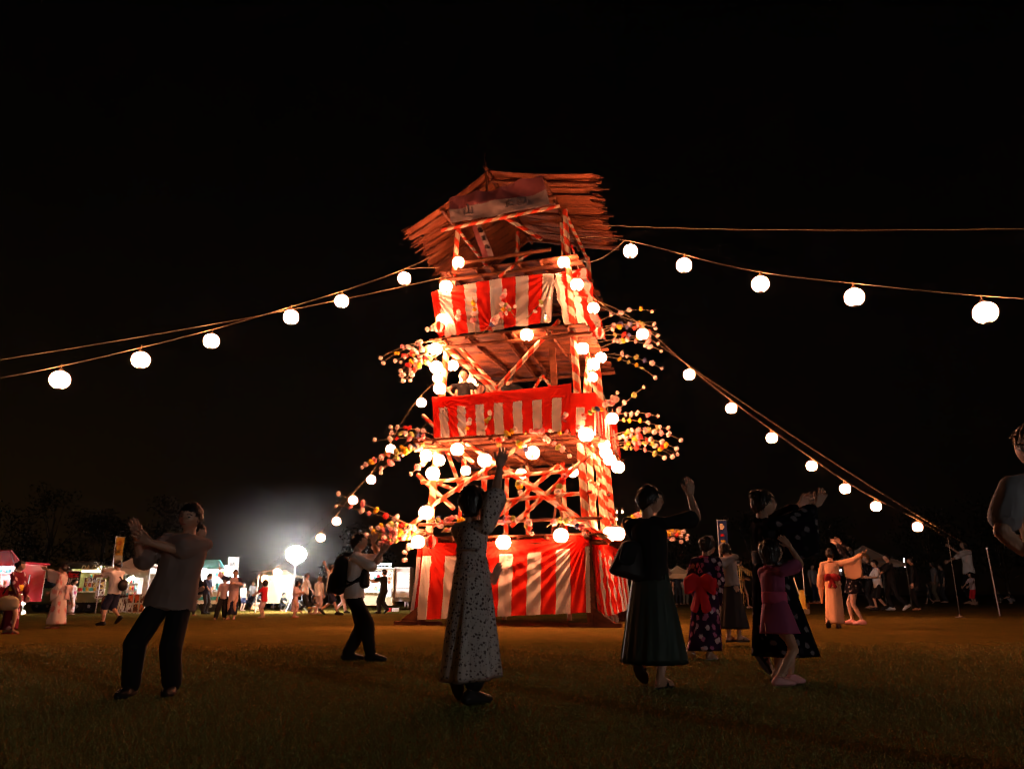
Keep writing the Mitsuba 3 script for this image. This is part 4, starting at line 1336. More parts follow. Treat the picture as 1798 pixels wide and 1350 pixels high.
def person(label, foot, top, yaw, wear, hair=('short', 'hair'), pose=None, fine=0, H=None, hs=1.0, group=None, name='person', face=False, skin='skin', seed=0):
    g = skeleton(foot, top, yaw, pose or {}, H, hs)
    H = g.H
    key = thing(name, label, 'person', group)
    g.key = key
    part(key, 'body', body(g, fine), skin, 50)
    if hair:
        part(key, 'hair', hair_mesh(g, hair[0], fine, seed), hair[1], True)
    for it in wear:
        kind, m = it[0], it[1]
        o = dict(it[2]) if len(it) > 2 else {}
        lab = o.pop('label', None)
        if kind == 'tee':
            part(key, 'shirt', torso_cloth(g, o.get('loose', 1.05), o.get('hem', .03), fine, o.get('sleeve', .75), o.get('sl', 1.7), seed=seed), m, True, label=lab)
        elif kind == 'trousers' or kind == 'shorts':
            n, lo = 12, o.get('loose', 1.0)
            ax = np.array([g.rt, g.fw, g.up])
            ms = [M.batch_hull([ell(g.pel + g.sp * .055 * H, V(.080, .064, .012) * H, ax), ell(g.pel - g.up * .02 * H, V(.098, .072, .04) * H, ax)])]
            fr = o.get('to', 1.0)
            if o.get('legs_only'):
                ms = []
            for s in 'rl':
                hp, kn, an = getattr(g, s + 'hip'), getattr(g, s + 'kn'), getattr(g, s + 'an')
                if kind == 'shorts':
                    ms.append(bone(hp, hp + (kn - hp) * o.get('to', .8), .060 * H, .056 * H * lo, n))
                elif o.get('legs_only'):
                    ms += [bone(hp + (kn - hp) * .6, kn, .046 * H, .046 * H * lo, n), bone(kn, an + (kn - an) * .2, .046 * H * lo, .040 * H * lo, n)]
                else:
                    ms += [bone(hp, kn, .060 * H, .046 * H * lo, n), bone(kn, an + (kn - an) * .06, .046 * H * lo, .036 * H * lo, n)]
            part(key, kind, soften(union(ms), (0.016 if fine else .032) * H, 5, .010 * H, 8 / H, seed), m, True, label=lab)
        elif kind == 'skirt':
            part(key, 'skirt', skirt_mesh(g, o.get('z0', .60), o.get('z1', .12), o.get('r0', .075), o.get('r1', .13), o.get('shift', (0, 0)), o.get('folds', .05), o.get('count', 9), seed=seed, tilt=o.get('tilt', 0), depth=o.get('depth', 1)), m, True, label=lab)
        elif kind == 'dress':
            a = torso_cloth(g, o.get('loose', 1.03), -.06, fine, o.get('sleeve', .8), o.get('sl', 2.0), seed=seed, fold=.007)
            b = skirt_mesh(g, o.get('z0', .665), o.get('z1', .12), o.get('r0', .082), o.get('r1', .14), o.get('shift', (0, 0)), o.get('folds', .06), o.get('count', 11), rows=24, seed=seed, tilt=o.get('tilt', 0), depth=o.get('depth', 1))
            part(key, 'dress', cat(a, b), m, True, label=lab)
        elif kind == 'yukata':
            z1 = o.get('z1', .055)
            a = torso_cloth(g, 1.07, -.03, fine, o.get('sleeve', 1.55), 1.9, seed=seed)
            b = skirt_mesh(g, .63, z1, .085, o.get('r1', .095), o.get('shift', (0, 0)), o.get('folds', .022), 5, rows=20, seed=seed, power=.6, tilt=o.get('tilt', 0), depth=o.get('depth', 1.15))
            ps = [a, b]
            if o.get('drop', .16) > 0:
                ps += [sleeve_drop(g, 'r', o.get('rdrop', o.get('drop', .16)), fine, seed), sleeve_drop(g, 'l', o.get('ldrop', o.get('drop', .16)), fine, seed + 1)]
            part(key, 'yukata', cat(*ps), m, True, label=lab)
            if o.get('collar', True):
                ax = np.array([g.srt, g.sfw, g.sp])
                c = g.neck + g.sp * .004 * H - g.sfw * .006 * H
                pts = [c + (math.cos(t) * .042 * g.srt + math.sin(t) * .042 * g.sfw + (.010 - .02 * (math.sin(t) + 1)) * g.sp) * H for t in np.linspace(-4.2, 1.1, 14)]
                part(key, 'collar', tube(pts, .012 * H, 6), o.get('collar_mat', m), True)
        elif kind == 'obi':
            lv = []
            ax = (g.srt, g.sfw)
            for t in np.linspace(0, 1, 6):
                c = g.waist + g.sp * (.055 - .085 * t) * H
                e = .004 if 0.1 < t < .9 else 0
                lv.append((c, g.srt, g.sfw, (.093 + e) * H, (.079 + e) * H, .006, 7, seed))
            part(key, 'obi', loft(lv, 32), m, True, label=lab)
            if o.get('bow'):
                c = g.waist - g.sfw * .095 * H + g.sp * .02 * H
                k = o['bow'] * H
                ms = []
                for sx in (-1, 1):
                    ms.append(M.batch_hull([S(c, .03 * H), S(c + g.srt * sx * .09 * k - g.sp * .00 * k - g.sfw * .03 * k, .032 * k), S(c + g.srt * sx * .10 * k - g.sp * .075 * k - g.sfw * .02 * k, .022 * k), S(c + g.srt * sx * .05 * k + g.sp * .03 * k - g.sfw * .02 * k, .03 * k)]))
                    ms.append(M.batch_hull([S(c - g.sp * .02 * k, .022 * k), S(c + g.srt * sx * .035 * k - g.sp * .20 * k - g.sfw * .025 * k, .020 * k), S(c + g.srt * sx * .07 * k - g.sp * .19 * k - g.sfw * .01 * k, .012 * k)]))
                ms.append(S(c - g.sfw * .012 * H, .035 * k))
                part(key, 'obi_bow', soften(union(ms), .016 * H, 3, .006 * H, 9 / H, seed), m, True, label=o.get('bow_label'))
        elif kind == 'shoes':
            for s in 'rl':
                part(key, 'shoe', shoe_mesh(g, s, o.get('grow', 1.0)), m, True)
        elif kind == 'sandals':
            for s in 'rl':
                part(key, 'sandal', sandal_mesh(g, s), m, 40)
        elif kind == 'cap':
            L = lambda x, y, z: g.head + (V(x, y, z) * g.hr) @ g.hax
            crown = ell(L(0, -.03, .22), V(.84, .96, .92) * g.hr, g.hax, 16)
            A = np.c_[(g.hax * g.hr).T, g.head]
            crown = crown - M.cube([4, 4, 4]).translate([-2, -2, -3.75]).transform(A.tolist())
            brim = M.batch_hull([ell(L(0, .6, .30), V(.6, .3, .04) * g.hr, g.hax, 12), ell(L(0, 1.15, .26), V(.45, .2, .03) * g.hr, g.hax, 12)])
            part(key, 'cap', to_arrays(union([crown, brim])), m, 40, label=lab)
        elif kind == 'glasses':
            L = lambda x, y, z: g.head + (V(x, y, z) * g.hr) @ g.hax
            rings = [tube([L(sx * .33 + .2 * math.cos(t), .86, .05 + .15 * math.sin(t)) for t in np.linspace(0, 2 * np.pi, 14)], .02 * g.hr, 5) for sx in (-1, 1)]
            arms = [tube([L(sx * .54, .84, .07), L(sx * .76, .3, .08), L(sx * .76, -.1, .03)], .02 * g.hr, 5) for sx in (-1, 1)]
            part(key, 'glasses', cat(*rings, *arms, tube([L(-.13, .9, .06), L(.13, .9, .06)], .02 * g.hr, 5)), m, True)
        elif kind == 'ornament':
            L = lambda x, y, z: g.head + (V(x, y, z) * g.hr) @ g.hax
            o3 = o.get('at', (.3, -.4, .9))
            for i in range(o.get('n', 3)):
                c = L(o3[0] - .42 * i, o3[1] + .1 * i, o3[2] - .06 * i * i)
                v, f = _flower(i)
                part(key, 'hair_flower', (v * .26 * g.hr + c, f), m, True)
    if face:
        L = lambda x, y, z: g.head + (V(x, y, z) * g.hr) @ g.hax
        for sx in (-1, 1):
            part(key, 'eye', to_arrays(ell(L(sx * .31, .80, .03), V(.11, .05, .05) * g.hr, g.hax, 12)), 'ink', True)
            part(key, 'eyebrow', tube(bend(L(sx * .16, .90, .19), L(sx * .50, .76, .17), L(sx * .34, .88, .27), 6), .028 * g.hr, 5), 'hair', True)
        part(key, 'mouth', tube(bend(L(-.18, .84, -.50), L(.18, .84, -.50), L(0, .99, -.52), 6), .028 * g.hr, 5), 'dark_red_cloth', True)
    return g


def strap(pts, r, name, label, cat_, m='black_leather'):
    k = thing(name, label, cat_)
    part(k, 'strap', tube(spline(pts, 24), r, 6), m, True)
    return k
# ------------------------------------------------------------------ the people in front
G = person('person in pale tee and black trousers facing the camera, hands thrown to one side', (266, 1222), 878, 176,
           [('tee', 'dusty_cloth', {'loose': 1.34, 'hem': .045, 'sleeve': .85, 'sl': 2.1}), ('trousers', 'black_cloth', {'loose': 1.3}), ('shoes', 'black_leather')],
           pose=dict(pel=('p', 303, 1050, 0), lean=(-.15, .02), head=(8, -4, -3), twist=-8, rh=('p', 240, 942, -.28), lh=('p', 262, 952, -.34), re=(.5, .2, -1), le=(-.6, .3, -.9), rhd=(.25, .15, 1), lhd=(.9, .1, .75),
                     rhn=(.2, 1, 0), lhn=(.2, 1, 0), rf=('p', 226, 1232, -.05), lf=('p', 300, 1220, .05), rk=(.2, 1, 0), lk=(-.1, 1, 0), spread=.25), fine=2, face=True, hs=1.05, H=1.66, seed=1)
# the child carried on that person's back
gc = person('small child with black hair carried on the back of the person in pale tee', (352, 1216), 916, 100,
            [('tee', 'charcoal_cloth', {'loose': 1.05}), ('shorts', 'charcoal_cloth')], hair=('short', 'hair'), hs=1.35, H=0.86,
            pose=dict(pel=('p', 338, 1006, .36), lean=(0, .0), rh=('p', 374, 962, .0), lh=('p', 330, 972, .1), re=(0, 1, -.4), rf=('p', 316, 1058, .30, 30), lf=('p', 312, 1055, .42, 30), rk=(0, 1, .3), lk=(0, 1, .3)), fine=1, seed=2)

G = person('person in white shirt with a black backpack clapping, beside the striped foot curtain', (636, 1160), 934, 88,
           [('tee', 'white_cloth', {'loose': 1.10, 'hem': .02, 'sleeve': .95, 'sl': 1.75}), ('trousers', 'black_cloth', {'loose': 1.28}), ('shoes', 'black_leather', {'grow': 1.05})],
           pose=dict(pel=('p', 622, 1044, 0), lean=(0, .02), head=(5, 4, 0), rh=('p', 672, 968, -.15), lh=('p', 655, 952, .12), re=(.2, .3, -1), le=(-.2, .3, -1), rhd=(-.2, .5, 1), lhd=(.2, .3, 1), rhn=(-1, .1, .2), lhn=(1, .1, .2),
                     rf=('p', 650, 1162, -.08), lf=('p', 609, 1163, .08)), fine=2, seed=3)
H_, c = G.H, G.chest - G.sfw * .125 * G.H - G.sp * .05 * G.H
bp = thing('backpack', 'rounded black backpack worn by the person in white shirt', 'backpack')
ax = np.array([G.srt, G.sfw, G.sp])
part(bp, 'pack', soften(M.batch_hull([ell(c + G.sp * .09 * H_, V(.085, .055, .06) * H_, ax), ell(c - G.sp * .10 * H_ - G.sfw * .01 * H_, V(.10, .075, .07) * H_, ax)]), .02, 3, .006, 9, 3), 'black_cloth', True)
part(bp, 'pocket', soften(M.batch_hull([ell(c - G.sp * .02 * H_ - G.sfw * .06 * H_, V(.06, .03, .03) * H_, ax), ell(c - G.sp * .13 * H_ - G.sfw * .07 * H_, V(.07, .03, .03) * H_, ax)]), .02, 2), 'charcoal_cloth', True)
for sx in (-1, 1):
    part(bp, 'strap', tube(spline([c + G.srt * sx * .06 * H_ + G.sp * .12 * H_, G.neck + G.srt * sx * .07 * H_ + G.sp * .0 * H_, G.chest + G.srt * sx * .082 * H_ + G.sfw * .088 * H_, G.waist + G.srt * sx * .102 * H_ + G.sfw * .01 * H_, c + G.srt * sx * .09 * H_ - G.sp * .12 * H_], 24), .017, 6), 'black_cloth', True)
pt = thing('waist_pouch', 'dark pouch slung before the white shirt of the person with the backpack', 'pouch')
c = G.waist + G.sfw * .085 * H_ + G.srt * .05 * H_ + G.sp * .03 * H_
part(pt, 'pouch', soften(M.batch_hull([ell(c + G.sp * .05 * H_, V(.05, .035, .03) * H_, ax), ell(c - G.sp * .05 * H_, V(.06, .04, .03) * H_, ax)]), .02, 3), 'black_leather', True)
part(pt, 'strap', tube(spline([c + G.sp * .05 * H_, G.chest + G.sfw * .08 * H_ + G.srt * .03 * H_, G.neck - G.srt * .06 * H_ + G.sfw * .01 * H_, G.chest - G.sfw * .085 * H_ - G.srt * .03 * H_, G.waist - G.sfw * .04 * H_ + G.srt * .1 * H_, c], 26), .011, 6), 'black_leather', True)

G = person('person in long white floral dress raising one arm high before the tower', (826, 1236), 858, 42,
           [('dress', 'floral_cloth', {'z0': .70, 'z1': .115, 'r0': .078, 'r1': .150, 'shift': (0, .03), 'folds': .075, 'count': 8, 'sleeve': .85, 'sl': 2.3, 'loose': 1.0, 'tilt': -.12, 'depth': 1.0}), ('trousers', 'black_cloth', {'loose': 1.1, 'legs_only': 1}), ('shoes', 'black_leather')],
           hair=('bob', 'hair'), pose=dict(pel=('p', 826, 1035, 0), lean=(0, .02), head=(42, 6, 0), rh=('p', 878, 815, -.10), lh=('p', 868, 1022, .20), re=(.6, .4, -.3), le=(-.2, .3, -1), rhd=(.2, .25, 1), rhn=(-.6, .5, .4), lhd=(0, .45, 1), lhn=(1, .2, 0),
                     rf=('p', 826, 1240, -.05), lf=('p', 796, 1228, .1, 66), rcurl=.35, lk=(0, 1, -.3)), fine=2, hs=1.08, seed=4)
part(G.key, 'waistband', loft([(G.pel + G.sp * (.195 - .016 * t) * G.H, G.srt, G.sfw, .0835 * G.H, .066 * G.H, .01, 9, 0) for t in range(2)], 40), 'floral_cloth', True)

G = person('person in black top and long dark green skirt with one forearm raised', (1150, 1208), 858, 36,
           [('tee', 'black_cloth', {'loose': 1.10, 'hem': .0, 'sleeve': .75, 'sl': 1.9}), ('skirt', 'green_cloth', {'z0': .60, 'z1': .115, 'r0': .083, 'r1': .165, 'folds': .05, 'count': 17, 'shift': (0, .02)}), ('sandals', 'black_leather'), ('glasses', 'black_ring')],
           hair=('short', 'hair'), pose=dict(pel=('p', 1143, 1020, 0), lean=(0, .0), head=(44, 0, 0), rh=('p', 1211, 868, .0), re=(1, .3, -.5), rhd=(.05, .1, 1), rhn=(-.6, .5, 0), lh=(-.05, .26, .60), le=(-.5, .2, -1), rf=('p', 1160, 1210, -.1), lf=('p', 1124, 1200, .05, 40)),
           fine=2, hs=1.05, seed=5)
bag = thing('shoulder_bag', 'bulky black shoulder bag on the back of the person in dark green skirt', 'bag')
c = at(1098, 982, G.o[1] - .10)
ax = np.array([V(.8, .6, 0), V(-.6, .8, 0), V(0, 0, 1)])
part(bag, 'pouch', soften(M.batch_hull([ell(c + V(.06, 0, .13), V(.11, .08, .05), ax), ell(c + V(-.02, 0, -.10), V(.17, .10, .06), ax), ell(c + V(.08, 0, -.14), V(.12, .09, .05), ax)]), .02, 3, .012, 8, 5), 'black_leather', True)
part(bag, 'flap', soften(M.batch_hull([ell(c + V(.05, -.06, .12), V(.11, .05, .05), ax), ell(c + V(.02, -.09, -.02), V(.13, .04, .04), ax)]), .02, 2), 'black_cloth', True)
part(bag, 'strap', tube(spline([c + V(.1, .02, .15), G.ls + V(0, 0, .065), G.chest + G.sfw * .12 * G.H - G.srt * .05 * G.H, G.waist - G.srt * .12 * G.H, c + V(.12, .05, -.05)], 24), .013, 6), 'black_leather', True)

G = person('girl in purple and white blossom yukata with a big red bow on her back', (1233, 1156), 938, 38,
           [('yukata', 'purple_cloth', {'z1': .07, 'r1': .135, 'drop': .15, 'folds': .04, 'collar_mat': 'pink_cloth', 'shift': (0, -.01)}), ('obi', 'red_cloth', {'bow': 1.15, 'bow_label': 'big red bow'}), ('sandals', 'white_shoe'), ('ornament', 'pale_pink_cloth', {'at': (.45, -.2, 1.0), 'n': 4})],
           hair=('bun', 'hair'), pose=dict(pel=('p', 1240, 1048, 0), lean=(.03, .06), head=(20, -6, 5), rh=(.10, .22, .56), lh=(-.10, .2, .52), rf=('p', 1246, 1157, -.08), lf=('p', 1212, 1154, .08, 22)), fine=1, hs=1.08, seed=6)

G = person('person in grey top and dark skirt bending forward behind the girl with the red bow', (1290, 1134), 930, 60,
           [('tee', 'grey_cloth', {'loose': 1.1, 'sleeve': .9, 'sl': 1.9, 'hem': .0}), ('skirt', 'charcoal_cloth', {'z0': .6, 'z1': .17, 'r0': .085, 'r1': .15}), ('sandals', 'black_leather')],
           hair=('bob', 'hair'), H=1.62, pose=dict(pel=('p', 1283, 1030, .1), lean=(-.18, .12), head=(-60, -25, 0), rh=('p', 1225, 1010, .1), lh=('p', 1220, 1002, .35), rf=('p', 1300, 1135, 0), lf=('p', 1280, 1128, .1)), fine=1, seed=7)

G = person('tall person in black flowered yukata with both arms stretched up and sideways', (1352, 1196), 852, 84,
           [('yukata', 'dark_floral_cloth', {'z1': .13, 'r1': .155, 'rdrop': .24, 'ldrop': .26, 'folds': .05, 'sleeve': 1.5, 'shift': (0, .06)}), ('obi', 'black_cloth', {}), ('sandals', 'black_leather'), ('glasses', 'black_ring')],
           hair=('up', 'hair'), pose=dict(pel=('p', 1352, 1015, 0), lean=(0, -.03), head=(8, 2, 0), rh=('p', 1436, 884, -.16), lh=('p', 1432, 872, .22), re=(.5, .2, -1), le=(-.5, .2, -1), rhd=(.1, .6, 1), lhd=(0, .9, .6), rhn=(-1, 0, .2), lhn=(1, 0, 0), spread=.3,
                     rf=('p', 1368, 1192, -.05), lf=('p', 1338, 1182, .1, 55)), fine=2, H=1.80, hs=1.02, seed=8)

G = person('child with a black bob in short pink yukata shading its eyes with one hand', (1384, 1204), 946, 70,
           [('yukata', 'purple_pink_cloth', {'z1': .345, 'r1': .135, 'drop': 0, 'sleeve': .7, 'folds': .06, 'collar_mat': 'pink_cloth', 'depth': 1.0}), ('obi', 'pink_cloth', {}), ('shoes', 'pink_shoe', {'grow': 1.05})],
           hair=('bob', 'hair'), pose=dict(pel=('p', 1362, 1078, 0), lean=(0, .0), head=(15, 4, 0), rh=('p', 1386, 958, -.05), re=(.3, 1, -.2), lh=(-.12, .12, .45), rf=('p', 1368, 1206, -.07), lf=('p', 1390, 1203, .1), rhd=(-.3, -.35, .6)), fine=2, hs=1.22, seed=9)
fan = thing('paper_fan', 'round pale paper fan hanging at the hip of the child in pink yukata', 'fan')
c = at(1344, 1104, G.o[1] - .05)
a_ = np.array([V(.3, .95, 0), V(0, 0, 1), V(-.95, .3, 0)])
part(fan, 'leaf', to_arrays(ell(c, V(.045, .065, .004), a_, 16)), 'peach_cloth', 40)
part(fan, 'handle', tube(line(c + V(0, 0, .05), c + V(.02, 0, .16), 3), .006, 6), 'wood', True)

G = person('person in grey tee and pale jeans close at the picture edge, seen from behind', (1950, 1384), 742, 4,
           [('tee', 'grey_cloth', {'loose': 1.2, 'hem': .055, 'sleeve': .72, 'sl': 1.75}), ('trousers', 'denim', {'loose': 1.2}), ('shoes', 'white_shoe')],
           hair=('short', 'hair'), pose=dict(lean=(0, .02), head=(-12, 0, 0), lh=('p', 1797, 968, .08), le=(-1.2, -1.0, .1), lhd=(.8, .5, -.3), rh=(.05, .16, .66), re=(1, -.3, -.3)), fine=2, seed=10)

# ------------------------------------------------------------------ people farther off, by the stalls and round the tower
def crowd(label, foot, top, yaw, wear, hair=('short', 'hair'), seed=0, **kw):
    extra = {k: kw.pop(k) for k in ('H', 'hs', 'skin') if k in kw}
    return person(label, foot, top, yaw, wear, hair, kw.get('pose'), 0, seed=seed, **extra)


WALK = dict(rf=(.05, .15, 0), lf=(-.05, -.16, .0, 30), rh=(.16, -.10, .47), lh=(-.16, .16, .48))
G = crowd('person in maroon patterned yukata walking past the red food truck with a bag', (14, 1113), 985, 95,
      [('yukata', 'maroon_cloth', {'drop': .12, 'r1': .10}), ('obi', 'yellow_cloth'), ('sandals', 'red_cloth')], ('bun', 'hair'), 21, pose=dict(rh=(.12, .16, .52), lh=(-.12, .1, .5), rf=(.04, .08, 0), lf=(-.04, -.08, 0)))
bk = thing('handbag', 'tan handbag held by the person in maroon yukata', 'handbag')
c = at(14, 1056, G.o[1] - .3)
part(bk, 'pouch', soften(M.batch_hull([ell(c, V(.24, .09, .13), np.eye(3)), ell(c - V(0, 0, .1), V(.25, .1, .08), np.eye(3))]), .03, 2), 'tan_canvas', True)
part(bk, 'strap', tube(bend(c + V(-.14, 0, .15), c + V(.14, 0, .15), c + V(0, 0, .52), 10), .014, 6), 'black_leather', True)
crowd('person in pale pink flowered yukata with one sleeve lifted high', (97, 1101), 991, -100,
      [('yukata', 'pink_floral_cloth', {'drop': .16, 'r1': .13}), ('obi', 'pale_pink_cloth', {'bow': .9}), ('sandals', 'dark_red_cloth')], ('bun', 'hair'), 22, pose=dict(rh=(.05, .30, .93), lh=(-.12, .12, .56), re=(.5, 0, -1)))
crowd('child in white yukata with a pink bow walking before the green trailer', (122, 1079), 1018, 80,
      [('yukata', 'pink_floral_cloth', {'drop': .10}), ('obi', 'pink_cloth', {'bow': 1.0}), ('sandals', 'white_shoe')], ('pony', 'hair'), 23, hs=1.15)
G = crowd('person in white tee and dark shorts dancing before the bright stall tent', (193, 1097), 984, -70,
      [('tee', 'white_cloth', {'loose': 1.2, 'sl': 1.9}), ('shorts', 'navy_cloth', {'to': .95, 'loose': 1.15}), ('shoes', 'black_leather'), ('cap', 'khaki_cloth')], ('crop', 'hair'), 24,
      pose=dict(lh=(-.1, .40, .74), rh=(.05, .38, .82), re=(.4, 0, -1), le=(-.4, 0, -1), rf=(.05, -.14, .02, 35), lf=(-.05, .10, 0)))
bg = thing('shoulder_bag', 'dark round shoulder bag of the dancer in white tee and dark shorts', 'bag')
part(bg, 'pouch', soften(ell(G.waist - G.sfw * .16 * G.H - G.sp * .0, V(.12, .17, .16), np.eye(3)), .04, 2), 'black_leather', True)
part(bg, 'strap', tube(spline([G.waist - G.sfw * .14 * G.H + V(0, 0, .1), G.chest + G.srt * .1 * G.H, G.neck - G.srt * .06 * G.H, G.chest - G.sfw * .09 * G.H, G.waist - G.sfw * .14 * G.H + V(0, 0, .1)], 18), .016, 6), 'black_leather', True)
crowd('child in pale top half hidden beside the white food truck', (338, 1081), 1026, 60, [('tee', 'pale_pink_cloth'), ('trousers', 'charcoal_cloth')], ('bob', 'hair'), 25, hs=1.2)
crowd('person in navy tee looking down in front of the white food truck', (358, 1078), 1006, 110, [('tee', 'navy_cloth', {'loose': 1.15}), ('trousers', 'charcoal_cloth'), ('shoes', 'black_leather')], ('short', 'hair'), 26, pose=dict(head=(0, -25, 0), rh=(.1, .2, .55)))
G = crowd('person in pink cardigan over a navy dress holding up a lit phone', (406, 1087), 1000, 175, [('dress', 'navy_cloth', {'z1': .10, 'r1': .10, 'folds': .04}), ('tee', 'pale_pink_cloth', {'hem': .16, 'sleeve': 1.7, 'sl': 1.5, 'loose': 1.12}), ('sandals', 'dark_red_cloth')], ('short', 'hair'), 27,
          pose=dict(rh=(.30, .1, .97), re=(1, 0, -.4), lh=(-.06, .22, .72), le=(-.8, .2, -.6)))
PHONE = G
crowd('person in wide black trousers behind the phone light', (389, 1087), 1012, 170, [('tee', 'pale_pink_cloth'), ('trousers', 'black_cloth', {'loose': 1.5}), ('sandals', 'black_leather')], ('bob', 'hair'), 28, pose=dict(rf=(.12, .1, 0), lf=(-.05, -.05, 0)))
crowd('child in red top raising its hands near the lantern pole', (461, 1085), 1020, -80, [('tee', 'red_cloth', {'loose': 1.15, 'hem': .06}), ('shorts', 'pale_pink_cloth')], ('bob', 'hair'), 29, hs=1.25, pose=dict(rh=(.1, .3, .66), lh=(-.1, .3, .6)))
CROUCH = dict(pel=(0, -.06, .20), lean=(0, .35), rf=(.09, .05, 0), lf=(-.09, .08, 0), rh=(.1, .3, .30), lh=(-.1, .3, .32), rk=(.5, 1, .5), lk=(-.5, 1, .5))
crowd('child in black crouching on the lawn near the floodlight mast', (494, 1072), 1043, 120, [('tee', 'black_cloth'), ('trousers', 'black_cloth')], ('short', 'hair'), 30, H=1.25, hs=1.2, pose=CROUCH)
crowd('person in dark tee sitting low beside the striped canopy post', (432, 1066), 1033, 150, [('tee', 'navy_cloth'), ('trousers', 'charcoal_cloth')], ('short', 'hair'), 31, H=1.65, pose=CROUCH)
crowd('person in white top standing among the sitting group by the lantern pole', (441, 1068), 1021, 190, [('tee', 'white_cloth'), ('trousers', 'navy_cloth')], ('bob', 'brown_hair'), 32)
crowd('person with orange skirt kneeling by the lantern pole', (447, 1072), 1040, 90, [('tee', 'charcoal_cloth'), ('skirt', 'orange_cloth', {'z1': .05})], ('bob', 'hair'), 33, H=1.5, pose=CROUCH)
crowd('person in dark cloak bending behind the child in red', (472, 1070), 1025, 210, [('tee', 'charcoal_cloth', {'loose': 1.3, 'hem': .2}), ('trousers', 'black_cloth')], ('bob', 'hair'), 34)
G = crowd('girl in white and pink dress below the floodlight, looking at a phone', (516, 1084), 1020, 100, [('dress', 'pale_pink_cloth', {'z1': .16, 'r1': .10}), ('sandals', 'dark_red_cloth')], ('bob', 'hair'), 35, hs=1.1, pose=dict(rh=(.06, .2, .68), lh=(-.06, .2, .66), head=(0, -20, 0)))
crowd('person in white tee walking beside the girl below the floodlight', (534, 1078), 1006, 95, [('tee', 'white_cloth'), ('trousers', 'charcoal_cloth'), ('cap', 'khaki_cloth')], ('short', 'hair'), 36, pose=WALK)
crowd('child in yellow skirt crouching among the walkers', (545, 1079), 1046, 100, [('tee', 'charcoal_cloth'), ('skirt', 'yellow_cloth', {'z1': .2, 'r1': .14})], ('bob', 'hair'), 37, H=1.1, hs=1.2, pose=CROUCH)
crowd('person in orange lit white tee walking away left of the backpack wearer', (557, 1078), 1012, 20, [('tee', 'white_cloth', {'loose': 1.15}), ('trousers', 'pale_pink_cloth')], ('short', 'brown_hair'), 38, hs=1.05)
crowd('person in white tee and dark shorts striding with one arm raised', (577, 1081), 992, 95, [('tee', 'white_cloth', {'loose': 1.15}), ('shorts', 'navy_cloth', {'to': .9}), ('shoes', 'black_leather')], ('short', 'hair'), 39,
      pose=dict(lh=(-.1, -.18, 1.02), le=(-.6, -.6, -.2), rh=(.14, .1, .5), rf=(.05, .2, 0), lf=(-.05, -.2, .02, 35)))
crowd('person in pale trousers walking just behind the backpack', (598, 1076), 1004, 100, [('tee', 'pale_pink_cloth'), ('trousers', 'pale_pink_cloth'), ('shoes', 'black_leather')], ('short', 'hair'), 40, pose=WALK)
G = crowd('person in black overalls reaching towards the white stall counter', (672, 1077), 1000, -70, [('tee', 'black_cloth', {'loose': 1.2, 'sleeve': .95}), ('trousers', 'black_cloth', {'loose': 1.35}), ('shoes', 'black_leather')], ('short', 'hair'), 41,
          pose=dict(rh=(.1, .34, .72), lh=(-.1, .36, .75), rf=(.05, -.10, .0, 30), lf=(-.05, .06, 0)))
crowd('child in dark clothes before the white stall counter', (656, 1070), 1022, 0, [('tee', 'charcoal_cloth'), ('trousers', 'dark_red_cloth')], ('short', 'hair'), 42, hs=1.15)
crowd('child in red sitting on the grass by the white stall', (641, 1066), 1035, -60, [('tee', 'dark_red_cloth'), ('trousers', 'charcoal_cloth')], ('short', 'hair'), 43, H=1.2, hs=1.2, pose=CROUCH)
crowd('person with a dark backpack standing at the grey door panel', (714, 1066), 1011, 10, [('tee', 'charcoal_cloth', {'loose': 1.15}), ('trousers', 'pale_pink_cloth')], ('short', 'hair'), 44)
crowd('person in pale pink top holding a child near the grey door panel', (722, 1068), 1016, -40, [('tee', 'pale_pink_cloth'), ('trousers', 'khaki_cloth')], ('bob', 'hair'), 45, pose=dict(rh=(.05, .2, .66), lh=(-.05, .2, .62)))
# right of the tower
crowd('person in mustard and black striped yukata with one arm held out', (1303, 1068), 980, 75, [('yukata', 'striped_yukata_cloth', {'drop': .08, 'r1': .11, 'sleeve': 1.4}), ('sandals', 'black_leather')], ('short', 'hair'), 51, pose=dict(rh=(.16, .40, .60), lh=(-.1, .2, .6), rf=(.05, .12, 0), lf=(-.05, -.12, 0)))
crowd('person in orange yukata with a long sleeve spread out, seen from behind', (1464, 1102), 962, 28, [('yukata', 'peach_cloth', {'drop': .20, 'rdrop': .24, 'ldrop': .22, 'r1': .115, 'sleeve': 1.8}), ('obi', 'dark_red_cloth', {'bow': .7}), ('sandals', 'black_leather')], ('up', 'hair'), 52,
      pose=dict(pel=('p', 1463, 1030, 0), rh=('p', 1513, 974, -.4), re=(.4, .2, -1), lh=(-.14, .04, .40), lean=(.0, .10), rf=(.05, .04, 0), lf=(-.05, -.09, 0, 30)))
crowd('girl in short dark flowered yukata with both arms up behind the orange sleeve', (1508, 1096), 962, -60, [('yukata', 'dark_floral_cloth', {'z1': .40, 'drop': .10, 'r1': .12, 'sleeve': 1.4}), ('obi', 'red_cloth'), ('shoes', 'pink_shoe')], ('bob', 'hair'), 53, pose=dict(rh=(.05, .12, 1.08), lh=(-.08, .16, 1.06), rf=(.06, .08, 0), lf=(-.06, -.06, 0)))
crowd('person with pale hair in flowered top behind the boy in white', (1533, 1068), 973, -80, [('tee', 'dark_floral_cloth', {'loose': 1.1, 'sleeve': .9}), ('trousers', 'black_cloth')], ('short', 'brown_hair'), 54, pose=dict(rh=(.05, .34, .80), lh=(-.05, .32, .78)))
